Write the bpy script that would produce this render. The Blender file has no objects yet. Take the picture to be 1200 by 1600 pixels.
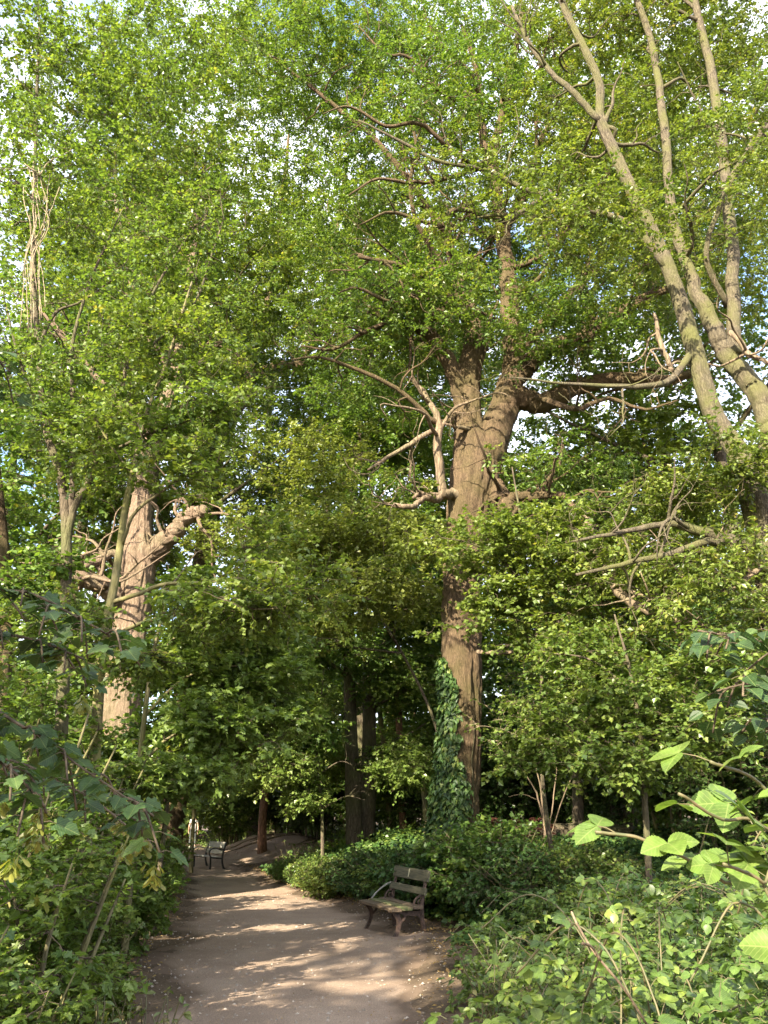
import bpy, math
import numpy as np
from mathutils import Vector

rng = np.random.default_rng(11)
scene = bpy.context.scene
COL = scene.collection
A = np.array

# ------------------------------------------------------------------ camera, sky, sun, exposure
PITCH = math.radians(21.4)
FPX = 1200.0
CAM = A([0.0, 0.0, 1.5])
cam_d = bpy.data.cameras.new("camera")
cam = bpy.data.objects.new("camera", cam_d)
COL.objects.link(cam)
cam.location = CAM
cam.rotation_euler = (math.pi / 2 + PITCH, 0, 0)
cam_d.sensor_fit = 'VERTICAL'
cam_d.sensor_height = 36.0
cam_d.lens = 27.0
cam_d.clip_start = 0.05
cam_d.clip_end = 2000
scene.camera = cam

SUN = A([-0.42, -0.75, 0.50])
SUN = SUN / np.linalg.norm(SUN)
world = bpy.data.worlds.new("World")
scene.world = world
world.use_nodes = True
wn, wl = world.node_tree.nodes, world.node_tree.links
wn.clear()
w_out = wn.new('ShaderNodeOutputWorld')
w_bg = wn.new('ShaderNodeBackground')
w_sky = wn.new('ShaderNodeTexSky')
w_sky.sky_type = 'NISHITA'
w_sky.sun_disc = False
w_sky.sun_elevation = math.asin(SUN[2])
w_sky.sun_rotation = math.atan2(SUN[0], SUN[1])
w_sky.air_density = 1.0
w_sky.dust_density = 2.5
w_bg.inputs['Strength'].default_value = 0.15
# thin bright cloud over the blue
w_tc = wn.new('ShaderNodeTexCoord')
w_ns = wn.new('ShaderNodeTexNoise')
w_ns.inputs['Scale'].default_value = 4.5
w_ns.inputs['Detail'].default_value = 5
w_rp = wn.new('ShaderNodeValToRGB')
w_rp.color_ramp.elements[0].position = 0.34
w_rp.color_ramp.elements[1].position = 0.56
w_mx = wn.new('ShaderNodeMixRGB')
w_mx.inputs[2].default_value = (3.6, 3.75, 4.3, 1)
wl.new(w_tc.outputs['Generated'], w_ns.inputs['Vector'])
wl.new(w_ns.outputs['Fac'], w_rp.inputs['Fac'])
wl.new(w_rp.outputs['Color'], w_mx.inputs[0])
wl.new(w_sky.outputs['Color'], w_mx.inputs[1])
wl.new(w_mx.outputs['Color'], w_bg.inputs['Color'])
wl.new(w_bg.outputs['Background'], w_out.inputs['Surface'])

sun_d = bpy.data.lights.new("sun", 'SUN')
sun_d.energy = 5.0
sun_d.angle = math.radians(0.55)
sun_d.color = (1.0, 0.89, 0.70)
sun = bpy.data.objects.new("sun", sun_d)
COL.objects.link(sun)
sun.rotation_euler = Vector(SUN).to_track_quat('Z', 'Y').to_euler()
sun.location = (-30, -40, 40)

scene.view_settings.view_transform = 'Standard'
scene.view_settings.look = 'None'
scene.view_settings.exposure = 2.35
scene.view_settings.gamma = 1.0
scene.cycles.max_bounces = 7
scene.cycles.diffuse_bounces = 4
scene.cycles.glossy_bounces = 2
scene.cycles.transmission_bounces = 4
scene.cycles.caustics_reflective = False
scene.cycles.caustics_refractive = False

# ------------------------------------------------------------------ small maths
def nrm(v):
    return v / np.maximum(np.linalg.norm(v, axis=-1, keepdims=True), 1e-9)

_cp, _sp = math.cos(PITCH), math.sin(PITCH)
def P(px, py, Y):
    """world point seen at photo pixel (px, py) and standing Y metres away along the ground"""
    a, b = (px - 600.0) / FPX, (800.0 - py) / FPX
    d = A([a, _cp - b * _sp, _sp + b * _cp])
    return CAM + d * (Y / d[1])

def sstep(a, b, x):
    t = np.clip((x - a) / (b - a), 0, 1)
    return t * t * (3 - 2 * t)

_lat = np.random.default_rng(5).random((64, 64))
def vnoise(x, y):
    x, y = np.asarray(x, float), np.asarray(y, float)
    xi, yi = np.floor(x).astype(int), np.floor(y).astype(int)
    fx, fy = x - xi, y - yi
    fx, fy = fx * fx * (3 - 2 * fx), fy * fy * (3 - 2 * fy)
    g = lambda i, j: _lat[i % 64, j % 64]
    return (g(xi, yi) * (1 - fx) + g(xi + 1, yi) * fx) * (1 - fy) + (g(xi, yi + 1) * (1 - fx) + g(xi + 1, yi + 1) * fx) * fy

# path edges (metres) as functions of y, traced from the photo
_py = A([-30, 3, 7.1, 10.1, 13.1, 17, 22.6, 26, 30, 34, 40, 48, 62.0])
_pl = A([-1.3, -1.6, -1.95, -2.7, -3.4, -4.1, -5.3, -6.1, -7.4, -9.6, -12, -15, -24])
_pr = A([1.0, 0.7, 0.30, 0.68, 0.55, -0.6, -2.9, -3.7, -5.0, -7.2, -9.2, -11.8, -19])
def path_edges(y):
    return np.interp(y, _py, _pl), np.interp(y, _py, _pr)

def H(x, y):
    """height of the ground"""
    x, y = np.asarray(x, float), np.asarray(y, float)
    l, r = path_edges(y)
    z = -0.010 * np.clip(y, -20, 30) - 0.05 * sstep(0, 1, (x - l) * (r - x))
    dr = x - r
    z = z + 0.95 * sstep(0.2, 3.6, dr) * sstep(11, 16.5, y) * (1 - .55 * sstep(25, 31, y) * (1 - sstep(4, 8, dr)))
    z = z + 0.12 * sstep(0.0, 0.9, dr) * sstep(13, 15, y) * (1 - sstep(24, 28, y))
    z = z + 0.35 * sstep(0.1, 3.0, l - x)
    z = z + 0.62 * np.exp(-((x + 4.9) / 2.4) ** 2 - ((y - 34.5) / 2.6) ** 2)
    z = z + 0.22 * np.exp(-((x + 8.0) / 1.6) ** 2 - ((y - 37.5) / 1.6) ** 2)
    off = np.clip(np.maximum(l - x, dr), 0, 2) / 2
    z = z + (0.05 + 0.16 * off) * (vnoise(x * 0.9 + 9, y * 0.9) - .5) + 0.05 * (vnoise(x * 3.1, y * 3.1) - .5) * (0.25 + off)
    return z

def ground_at(px, Y):
    p = P(px, 1270, Y)
    return A([p[0], Y, float(H(p[0], Y))])

# ------------------------------------------------------------------ mesh collector
class Geo:
    def __init__(self):
        self.v, self.l, self.s, self.m, self.r, self.uv, self.n = [], [], [], [], [], [], 0
        self.veins = False
    def add(self, verts, loops, sizes, mat=0, rnd=None, lf=None):
        verts = np.asarray(verts, np.float32).reshape(-1, 3)
        if self.veins: self.uv.append(np.zeros((len(verts), 3), np.float32) if lf is None else lf.astype(np.float32))
        sizes = np.asarray(sizes, np.int32)
        self.v.append(verts)
        self.l.append(np.asarray(loops, np.int32).ravel() + self.n)
        self.s.append(sizes)
        self.m.append(np.full(len(sizes), mat, np.int32))
        self.r.append(np.asarray(rnd, np.float32) if rnd is not None else rng.random(len(sizes)).astype(np.float32))
        self.n += len(verts)
    def mesh(self, name, mats, smooth=(), base=(0, 0, 0)):
        me = bpy.data.meshes.new(name)
        v = np.concatenate(self.v) - np.asarray(base, np.float32)
        l, s, m, r = (np.concatenate(k) for k in (self.l, self.s, self.m, self.r))
        me.vertices.add(len(v)); me.loops.add(len(l)); me.polygons.add(len(s))
        me.vertices.foreach_set("co", v.ravel())
        me.loops.foreach_set("vertex_index", l)
        st = np.zeros(len(s), np.int32); st[1:] = np.cumsum(s)[:-1]
        me.polygons.foreach_set("loop_start", st)
        for k in mats:
            me.materials.append(k)
        me.polygons.foreach_set("material_index", m)
        me.polygons.foreach_set("use_smooth", np.isin(m, list(smooth)))
        at = me.attributes.new("lv", 'FLOAT', 'FACE')
        at.data.foreach_set("value", r)
        if self.veins:
            at = me.attributes.new('leafpos', 'FLOAT_VECTOR', 'POINT')
            at.data.foreach_set('vector', np.concatenate(self.uv).ravel())
        me.update(calc_edges=True)
        return me

def link(name, me, parent=None, loc=(0, 0, 0)):
    o = bpy.data.objects.new(name, me)
    COL.objects.link(o)
    if parent is not None:
        o.parent = parent
    else:
        o.location = loc
    return o

def tag(o, label=None, cat=None, group=None, kind=None):
    if label: o['label'] = label
    if cat: o['category'] = cat
    if group: o['group'] = group
    if kind: o['kind'] = kind
    return o

def empty(name, loc, label, cat, group=None, rot=0.0):
    o = bpy.data.objects.new(name, None)
    COL.objects.link(o)
    o.location = Vector([float(k) for k in loc]); o.rotation_euler = (0, 0, rot)
    o.empty_display_size = 0.2
    return tag(o, label, cat, group)

def copy_tree(root, loc, rot, scale, label, group=None):
    c = root.copy(); COL.objects.link(c)
    c.location = Vector([float(k) for k in loc]); c.rotation_euler = (0, 0, rot)
    c.scale = (scale[0], scale[0], scale[1]) if isinstance(scale, tuple) else (scale,) * 3
    c['label'] = label
    if group: c['group'] = group
    for ch in list(root.children):
        d = ch.copy(); COL.objects.link(d); d.parent = c
        for g in list(ch.children):
            e = g.copy(); COL.objects.link(e); e.parent = d
    return c

# ------------------------------------------------------------------ tubes
def batch_tubes(geo, Pt, R, segs, mat=0, cap=False):
    """Pt (N,K,3), R (N,K): N tubes of K rings"""
    Pt, R = np.asarray(Pt, float), np.asarray(R, float)
    N, K = R.shape
    T = nrm(np.gradient(Pt, axis=1) if K > 2 else np.repeat(Pt[:, 1:] - Pt[:, :1], 2, axis=1))
    ref = np.where(np.abs(T.mean(1)[:, 2:3]) > 0.8, A([[1.0, 0.13, 0]]), A([[0.07, 0.1, 1.0]]))[:, None]
    U = nrm(ref - (ref * T).sum(-1, keepdims=True) * T)
    W = np.cross(T, U)
    a = np.arange(segs) * 2 * math.pi / segs
    ring = np.cos(a)[:, None] * U[:, :, None] + np.sin(a)[:, None] * W[:, :, None]
    V = Pt[:, :, None] + R[:, :, None, None] * ring
    _tube_faces(geo, V, mat, cap)

def _tube_faces(geo, V, mat, cap):
    N, K, S = V.shape[:3]
    i = np.arange(K - 1)[:, None] * S
    j = np.arange(S)[None]
    jn = (j + 1) % S
    q = np.stack([i + j, i + jn, i + S + jn, i + S + j], -1).reshape(-1, 4)
    F = (q[None] + (np.arange(N) * K * S)[:, None, None]).reshape(-1, 4)
    rr = np.repeat(rng.random(N), len(q))
    geo.add(V.reshape(-1, 3), F.ravel(), np.full(len(F), 4), mat, rr)
    if cap:
        b = np.arange(N) * K * S
        c = np.concatenate([(b[:, None] + np.arange(S)[::-1]), (b[:, None] + (K - 1) * S + np.arange(S))])
        n0 = geo.n - N * K * S
        geo.add(np.zeros((0, 3)), c.ravel() + n0 - geo.n, np.full(len(c), S), mat)

def smooth_line(pts, per=6):
    """Catmull-Rom through rows (any columns)"""
    p = np.asarray(pts, float)
    p = np.vstack([2 * p[0] - p[1], p, 2 * p[-1] - p[-2]])
    out = []
    for i in range(1, len(p) - 2):
        t = np.linspace(0, 1, per, endpoint=False)[:, None]
        a, b, c, d = p[i - 1], p[i], p[i + 1], p[i + 2]
        out.append(0.5 * (2 * b + (c - a) * t + (2 * a - 5 * b + 4 * c - d) * t ** 2 + (3 * b - a - 3 * c + d) * t ** 3))
    out.append(p[-2][None])
    return np.vstack(out)

def limb_tube(geo, line, segs=10, mat=0, rough=0.05, wob=0.0, cap=True, seed=0, fiss=0.0):
    """line rows x,y,z,r ; an uneven round limb"""
    L = np.asarray(line, float)
    pts, r = L[:, :3].copy(), np.maximum(L[:, 3], 0.004)
    g = np.random.default_rng(seed + int(abs(pts[0].sum()) * 97) % 9999)
    if wob:
        n = len(pts)
        w = np.cumsum(g.normal(size=(n, 3)), 0)
        w -= np.linspace(0, 1, n)[:, None] * w[-1]
        pts += w * (r * wob)[:, None]
    K = len(pts)
    T = nrm(np.gradient(pts, axis=0))
    ref = A([0.07, 0.1, 1.0]) if abs(T.mean(0)[2]) < 0.8 else A([1.0, 0.13, 0])
    U = nrm(ref - (T @ ref)[:, None] * T); W = np.cross(T, U)
    a = np.arange(segs) * 2 * math.pi / segs
    s = np.cumsum(np.r_[0, np.linalg.norm(np.diff(pts, axis=0), axis=1)])
    ox, oy = g.random(2) * 60
    # lumps that run along the limb
    fl = vnoise(ox + np.cos(a)[None] * 1.7 + s[:, None] * .25, oy + np.sin(a)[None] * 1.7 + s[:, None] * .9) - .5
    fl2 = vnoise(ox + a[None] * segs / 6.283 * .5 + 0 * s[:, None], oy + s[:, None] * 1.3) - .5
    rr = r[:, None] * (1 + rough * 2.6 * fl + rough * 1.5 * fl2)
    if fiss:                     # ridged plates broken by furrows, mostly along the stem
        m = np.maximum(4, np.round(2 * math.pi * r.mean() / .075))
        tw = s[:, None] * .35 + 1.5 * vnoise(s[:, None] * .8 + 0 * a, 3 + a[None])
        rid = np.abs(vnoise((a[None] / 6.28318 * m + tw) % 64, oy + s[:, None] * 2.6) - .5) * 2
        rr = rr + fiss * (np.minimum(rid * 1.8, 1) - .6) + fiss * .5 * (vnoise(a[None] * 9, s[:, None] * 14) - .5)
    V = pts[:, None] + rr[..., None] * (np.cos(a)[None, :, None] * U[:, None] + np.sin(a)[None, :, None] * W[:, None])
    _tube_faces(geo, V[None], mat, cap)
    return np.c_[pts, r]

# ------------------------------------------------------------------ leaf templates: x along, y across, z up
def _half(pts, lift=.10):
    """mirror an outline of (x,y,z) into two folded halves"""
    up = [tuple(p) for p in pts]
    mid = [p for p in up]
    n = len(up)
    V = [(x, y, z + lift * abs(y)) for x, y, z in mid] + [(x, -y, z + lift * abs(y)) for x, y, z in mid[1:-1]]
    f1 = list(range(n))[::-1]
    f2 = [0] + [n + k for k in range(n - 2)] + [n - 1]
    return A(V, float), f1 + f2, [n, n]
OVAL4 = (A([(0, 0, 0), (.45, .30, .07), (1, 0, -.06), (.45, -.30, .07)], float), [0, 2, 1, 0, 3, 2], [3, 3])
WIDE4 = (A([(0, 0, 0), (.42, .44, .07), (1, 0, -.08), (.42, -.44, .07)], float), [0, 2, 1, 0, 3, 2], [3, 3])
OVAL = _half([(0, 0, 0), (.14, .17, .01), (.38, .29, .02), (.68, .22, -.01), (1, 0, -.10)], .25)
BRAMBLE = _half([(0, 0, 0), (.06, .17, 0), (.2, .30, .02), (.24, .29, .02), (.4, .36, .03), (.45, .34, .03), (.62, .29, .01), (.66, .26, .01), (.82, .13, -.04), (1, 0, -.13)], .22)
MAPLE = _half([(0, 0, 0), (-.10, .30, 0), (.16, .24, 0), (.34, .52, -.03), (.48, .22, .01), (.70, .25, -.01), (1, 0, -.08)], .16)
SYCAMORE = _half([(0, 0, 0), (-.12, .22, -.02), (-.06, .42, -.05), (.16, .33, 0), (.26, .50, -.02), (.42, .56, -.06), (.50, .30, 0), (.66, .34, -.02), (.74, .24, -.02), (1, 0, -.10)], .14)
IVY = _half([(0, 0, 0), (-.12, .24, -.01), (.06, .40, -.02), (.30, .30, .01), (.62, .2, 0), (1, 0, -.06)], .12)
OAK = _half([(0, 0, 0), (.15, .10, 0), (.24, .20, .01), (.34, .14, .01), (.48, .29, .01), (.58, .20, .01), (.74, .30, -.01), (.86, .18, -.03), (1, 0, -.07)], .2)
def grid_leaf(n, wfun, teeth=0.0, quilt=.02, cup=.22, droop=.16):
    """a veined leaf as a small curved grid: midrib, two quilted blades, toothed margin"""
    xs = np.linspace(0, 1, n); V = []
    for i, x in enumerate(xs):
        w = wfun(x) * (1 + (teeth if i % 2 else -teeth) * (0 < i < n - 1))
        sk = .10 * w                                   # blades sweep forward
        for k in (-1, -.55, 0, .55, 1):
            z = cup * abs(k) * w * (1 - .45 * abs(k)) - droop * x * x + quilt * (1 if i % 2 else -1) * (abs(k) == .55)
            V.append((min(x + sk * abs(k), 1.02), k * w, z))
    L = []
    for i in range(n - 1):
        for k in range(4):
            a = i * 5 + k
            L += [a, a + 5, a + 6, a + 1]
    return A(V, float), L, [4] * ((n - 1) * 4)
_bw = lambda x: .40 * (math.sin(math.pi * min(1, x ** .72)) ** .8) if 0 < x < 1 else .012
BRAMBLE_HI = grid_leaf(23, _bw, .045, .012)
BRAMBLE_MID = grid_leaf(9, _bw, .05, .012)
KEY = _half([(0, 0, 0), (.1, .09, 0), (.25, .06, 0), (.7, .17, 0), (.95, .12, 0), (1, 0, 0)], .1)

def leaves(geo, pos, axis, nor, length, tmpl, mat=0, rnd=None):
    t, loops, sizes = tmpl
    N, k = len(pos), len(t)
    X = nrm(axis)
    Z = nrm(nor - (nor * X).sum(-1, keepdims=True) * X)
    Y = np.cross(Z, X)
    L = np.broadcast_to(np.asarray(length, float), (N,))[:, None, None]
    V = pos[:, None] + L * (t[:, 0][None, :, None] * X[:, None] + t[:, 1][None, :, None] * Y[:, None] + t[:, 2][None, :, None] * Z[:, None])
    F = (np.asarray(loops)[None] + (np.arange(N) * k)[:, None]).ravel()
    if rnd is None: rnd = rng.random(N)
    geo.add(V, F, np.tile(sizes, N), mat, np.repeat(rnd, len(sizes)), np.tile(t, (N, 1)) if geo.veins else None)

def sprays(geo, C, D, size, nt, nl, ll, tmpl, mat=0, twig=1, flat=.4, tilt=.55, droop=.15, tw_r=.004, tone=None):
    """a leafy twig fan at each centre C heading D"""
    M = len(C)
    if M == 0: return
    size = np.broadcast_to(np.asarray(size, float), (M,))
    td = D[:, None] * .75 + rng.normal(size=(M, nt, 3)) * A([.8, .8, .8 * flat])
    td[..., 2] -= droop * rng.random((M, nt))
    td = nrm(td)
    ln = size[:, None] * (.55 + .6 * rng.random((M, nt)))
    st = C[:, None] - D[:, None] * (size[:, None] * .35 * rng.random((M, nt)))[..., None]
    en = st + td * ln[..., None]
    if twig is not None:
        mid = (st + en) / 2 + rng.normal(size=st.shape) * size[:, None, None] * .05
        batch_tubes(geo, np.stack([st, mid, en], 2).reshape(-1, 3, 3), np.tile(A([[tw_r, tw_r * .75, tw_r * .4]]), (M * nt, 1)), 3, twig)
    t = (np.arange(nl)[None, None] + rng.random((M, nt, nl))) / nl * .9 + .12
    pos = st[:, :, None] + (td * ln[..., None])[:, :, None] * t[..., None]
    side = nrm(np.cross(td, A([0, 0, 1.0])) + 1e-6)
    sg = np.where(np.arange(nl) % 2 == 0, 1.0, -1.0)[None, None, :, None]
    ax = td[:, :, None] * .5 + side[:, :, None] * sg * .75 + rng.normal(size=pos.shape) * .35
    ax[..., 2] -= .18
    no = A([0, 0, 1.0]) + rng.normal(size=pos.shape) * tilt
    ls = ll * (.65 + .6 * rng.random(pos.shape[:3]))
    base = rng.random((M, 1, 1)) if tone is None else np.asarray(tone)[:, None, None]
    rr = np.clip(base * .55 + .45 * rng.random(pos.shape[:3]), 0, 1)
    leaves(geo, pos.reshape(-1, 3), ax.reshape(-1, 3), no.reshape(-1, 3), ls.ravel(), tmpl, mat, rr.ravel())

def blob_points(c, rad, ncl, nsp, sig=.27, flat=.5):
    """spray centres gathered in clumps inside an ellipsoid"""
    c, rad = A(c, float), A(rad, float)
    d = nrm(rng.normal(size=(ncl, 3)))
    cl = c + d * rad * (rng.random((ncl, 1)) ** .42)
    k = rng.integers(0, ncl, nsp)
    s = rad.mean() * sig * (.6 + .8 * rng.random(ncl))[k][:, None]
    q = cl[k] + rng.normal(size=(nsp, 3)) * s * A([1, 1, flat])
    lone = rng.random(nsp) < .5
    e = nrm(rng.normal(size=(nsp, 3))) * rng.random((nsp, 1)) ** .4 * 1.15
    q[lone] = (c + e * rad)[lone]
    return q

def crown(geo, nodes, C, centre, spec, twig_mat=1, up=.25):
    """join every spray centre to the wood by a thin branch and leaf it"""
    size, nt, nl, ll, tmpl = spec['size'], spec['nt'], spec['nl'], spec['ll'], spec['tmpl']
    M = len(C)
    buf = np.zeros((len(nodes) + M * 3, 4)); n = len(nodes); buf[:n] = nodes
    d0 = np.array([np.min(((nodes[:, :3] - c) ** 2).sum(1)) for c in C])
    order = np.argsort(d0)
    Pt, R, D = np.zeros((M, 5, 3)), np.zeros((M, 5)), np.zeros((M, 3))
    for q, i in enumerate(order):
        c = C[i]
        dv = c - buf[:n, :3]
        d2 = (dv ** 2).sum(1) + 1.2 * np.maximum(-dv[:, 2], 0) ** 2
        j = int(np.argmin(d2))
        p, r0 = buf[j, :3], buf[j, 3]
        v = c - p; ln = math.sqrt(float((v ** 2).sum())) + 1e-6
        r = min(r0 * .75, .006 + .011 * ln)
        k = rng.normal(size=3) * ln * .12
        k[2] += up * ln * .4
        t = A([0, .25, .5, .75, 1.0])[:, None]
        pts = p + v * t + k * (4 * t * (1 - t)) * .5 + rng.normal(size=(5, 3)) * ln * .03 * np.sin(t * math.pi)
        Pt[i] = pts; R[i] = r + (.0035 - r) * t[:, 0] * .9
        D[i] = nrm(nrm(pts[4] - pts[3]) + .5 * nrm(c - centre))
        for m in (2, 3, 4):
            buf[n, :3] = pts[m]; buf[n, 3] = max(R[i, m], .004); n += 1
    batch_tubes(geo, Pt, R, 4, twig_mat)
    sprays(geo, C, D, size, nt, nl, ll, tmpl, 0, twig_mat, spec.get('flat', .4), spec.get('tilt', .55), spec.get('droop', .15), spec.get('tw_r', .004))

# ------------------------------------------------------------------ materials
def new_mat(name):
    m = bpy.data.materials.new(name); m.use_nodes = True
    nt = m.node_tree; nt.nodes.clear()
    return m, nt.nodes, nt.links

def ramp(N, stops):
    r = N.new('ShaderNodeValToRGB'); e = r.color_ramp.elements
    e[0].position, e[0].color = stops[0][0], (*stops[0][1], 1)
    e[1].position, e[1].color = stops[-1][0], (*stops[-1][1], 1)
    for p, c in stops[1:-1]:
        k = e.new(p); k.color = (*c, 1)
    return r

def leaf_mat(name, stops, trans=1.0, mix=.38, rough=.38, spec=.4, veins=0.0):
    m, N, L = new_mat(name)
    out = N.new('ShaderNodeOutputMaterial')
    at = N.new('ShaderNodeAttribute'); at.attribute_name = 'lv'
    oi = N.new('ShaderNodeObjectInfo')
    r = ramp(N, stops)
    L.new(at.outputs['Fac'], r.inputs['Fac'])
    hs = N.new('ShaderNodeHueSaturation')
    mr = N.new('ShaderNodeMapRange')
    mr.inputs['To Min'].default_value = .485; mr.inputs['To Max'].default_value = .515
    L.new(oi.outputs['Random'], mr.inputs['Value']); L.new(mr.outputs['Result'], hs.inputs['Hue'])
    L.new(r.outputs['Color'], hs.inputs['Color'])
    if veins:
        va = N.new('ShaderNodeAttribute'); va.attribute_name = 'leafpos'
        sx = N.new('ShaderNodeSeparateXYZ'); L.new(va.outputs['Vector'], sx.inputs[0])
        def mth(op, a, b=None, c=None):
            k = N.new('ShaderNodeMath'); k.operation = op
            for i, q in enumerate((a, b, c)):
                if q is None: continue
                if isinstance(q, (int, float)): k.inputs[i].default_value = q
                else: L.new(q, k.inputs[i])
            return k.outputs[0]
        ay = mth('ABSOLUTE', sx.outputs[1])
        mid = mth('LESS_THAN', ay, .016)
        ph = mth('MULTIPLY', mth('MULTIPLY_ADD', ay, -.75, sx.outputs[0]), 7.5)
        lat = mth('LESS_THAN', mth('ABSOLUTE', mth('SUBTRACT', mth('FRACT', ph), .5)), .09)
        vv = mth('MULTIPLY', mth('MAXIMUM', mid, mth('MULTIPLY', lat, .6)), veins)
        # blotches and nibbled brown spots
        tcn = N.new('ShaderNodeTexCoord'); bn = N.new('ShaderNodeTexNoise'); bn.inputs['Scale'].default_value = 28
        L.new(tcn.outputs['Object'], bn.inputs['Vector'])
        br = ramp(N, [(.35, (.72, .72, .72)), (.65, (1.18, 1.18, 1.1))]); L.new(bn.outputs['Fac'], br.inputs['Fac'])
        bm = N.new('ShaderNodeMixRGB'); bm.blend_type = 'MULTIPLY'; bm.inputs[0].default_value = 1
        L.new(hs.outputs['Color'], bm.inputs[1]); L.new(br.outputs['Color'], bm.inputs[2])
        vm = N.new('ShaderNodeMixRGB'); vm.inputs[2].default_value = (.2, .24, .08, 1)
        L.new(vv, vm.inputs[0]); L.new(bm.outputs['Color'], vm.inputs[1])
        hs = vm
    p = N.new('ShaderNodeBsdfPrincipled')
    if veins:
        bu = N.new('ShaderNodeBump'); bu.inputs['Strength'].default_value = .5; bu.inputs['Distance'].default_value = .004; bu.invert = True
        L.new(vv, bu.inputs['Height']); L.new(bu.outputs['Normal'], p.inputs['Normal'])
    p.inputs['Roughness'].default_value = rough
    p.inputs['Specular IOR Level'].default_value = spec
    L.new(hs.outputs['Color'], p.inputs['Base Color'])
    tr = N.new('ShaderNodeBsdfTranslucent')
    tc = N.new('ShaderNodeMixRGB'); tc.blend_type = 'MULTIPLY'; tc.inputs[0].default_value = 1
    tc.inputs[2].default_value = (1.75 * trans, 1.75 * trans, .75 * trans, 1)
    L.new(hs.outputs['Color'], tc.inputs[1]); L.new(tc.outputs['Color'], tr.inputs['Color'])
    mx = N.new('ShaderNodeMixShader'); mx.inputs[0].default_value = mix
    L.new(p.outputs['BSDF'], mx.inputs[1]); L.new(tr.outputs['BSDF'], mx.inputs[2])
    L.new(mx.outputs['Shader'], out.inputs['Surface'])
    return m

def bark_mat(name, dark, light, moss=(.10, .115, .04), moss_amt=.35, sz=9.0, bump=.6, stretch=.22):
    m, N, L = new_mat(name)
    out = N.new('ShaderNodeOutputMaterial')
    tc = N.new('ShaderNodeTexCoord')
    mp = N.new('ShaderNodeMapping'); mp.inputs['Scale'].default_value = (1, 1, stretch)
    L.new(tc.outputs['Object'], mp.inputs['Vector'])
    n1 = N.new('ShaderNodeTexNoise'); n1.inputs['Scale'].default_value = sz * 2.2; n1.inputs['Detail'].default_value = 6; n1.inputs['Roughness'].default_value = .65
    vo = N.new('ShaderNodeTexVoronoi'); vo.feature = 'DISTANCE_TO_EDGE'; vo.inputs['Scale'].default_value = sz * 2.0
    L.new(mp.outputs['Vector'], n1.inputs['Vector'])
    wv = N.new('ShaderNodeMixRGB'); wv.inputs[0].default_value = .12
    L.new(mp.outputs['Vector'], wv.inputs[1]); L.new(n1.outputs['Color'], wv.inputs[2]); L.new(wv.outputs['Color'], vo.inputs['Vector'])
    mm = N.new('ShaderNodeMath'); mm.operation = 'MULTIPLY_ADD'; mm.inputs[1].default_value = 1.6
    L.new(vo.outputs['Distance'], mm.inputs[0]); L.new(n1.outputs['Fac'], mm.inputs[2])
    r = ramp(N, [(.32, dark), (.62, tuple((a + b) / 2 for a, b in zip(dark, light))), (.92, light)])
    L.new(mm.outputs['Value'], r.inputs['Fac'])
    n2 = N.new('ShaderNodeTexNoise'); n2.inputs['Scale'].default_value = 1.6; n2.inputs['Detail'].default_value = 4
    L.new(tc.outputs['Object'], n2.inputs['Vector'])
    mr = ramp(N, [(.42, (0, 0, 0)), (.66, (moss_amt * 2,) * 3)])
    L.new(n2.outputs['Fac'], mr.inputs['Fac'])
    mx = N.new('ShaderNodeMixRGB'); mx.inputs[2].default_value = (*moss, 1)
    L.new(mr.outputs['Color'], mx.inputs[0]); L.new(r.outputs['Color'], mx.inputs[1])
    p = N.new('ShaderNodeBsdfPrincipled'); p.inputs['Roughness'].default_value = .9; p.inputs['Specular IOR Level'].default_value = .2
    L.new(mx.outputs['Color'], p.inputs['Base Color'])
    b = N.new('ShaderNodeBump'); b.inputs['Strength'].default_value = bump; b.inputs['Distance'].default_value = .05
    L.new(mm.outputs['Value'], b.inputs['Height']); L.new(b.outputs['Normal'], p.inputs['Normal'])
    L.new(p.outputs['BSDF'], out.inputs['Surface'])
    return m

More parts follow.
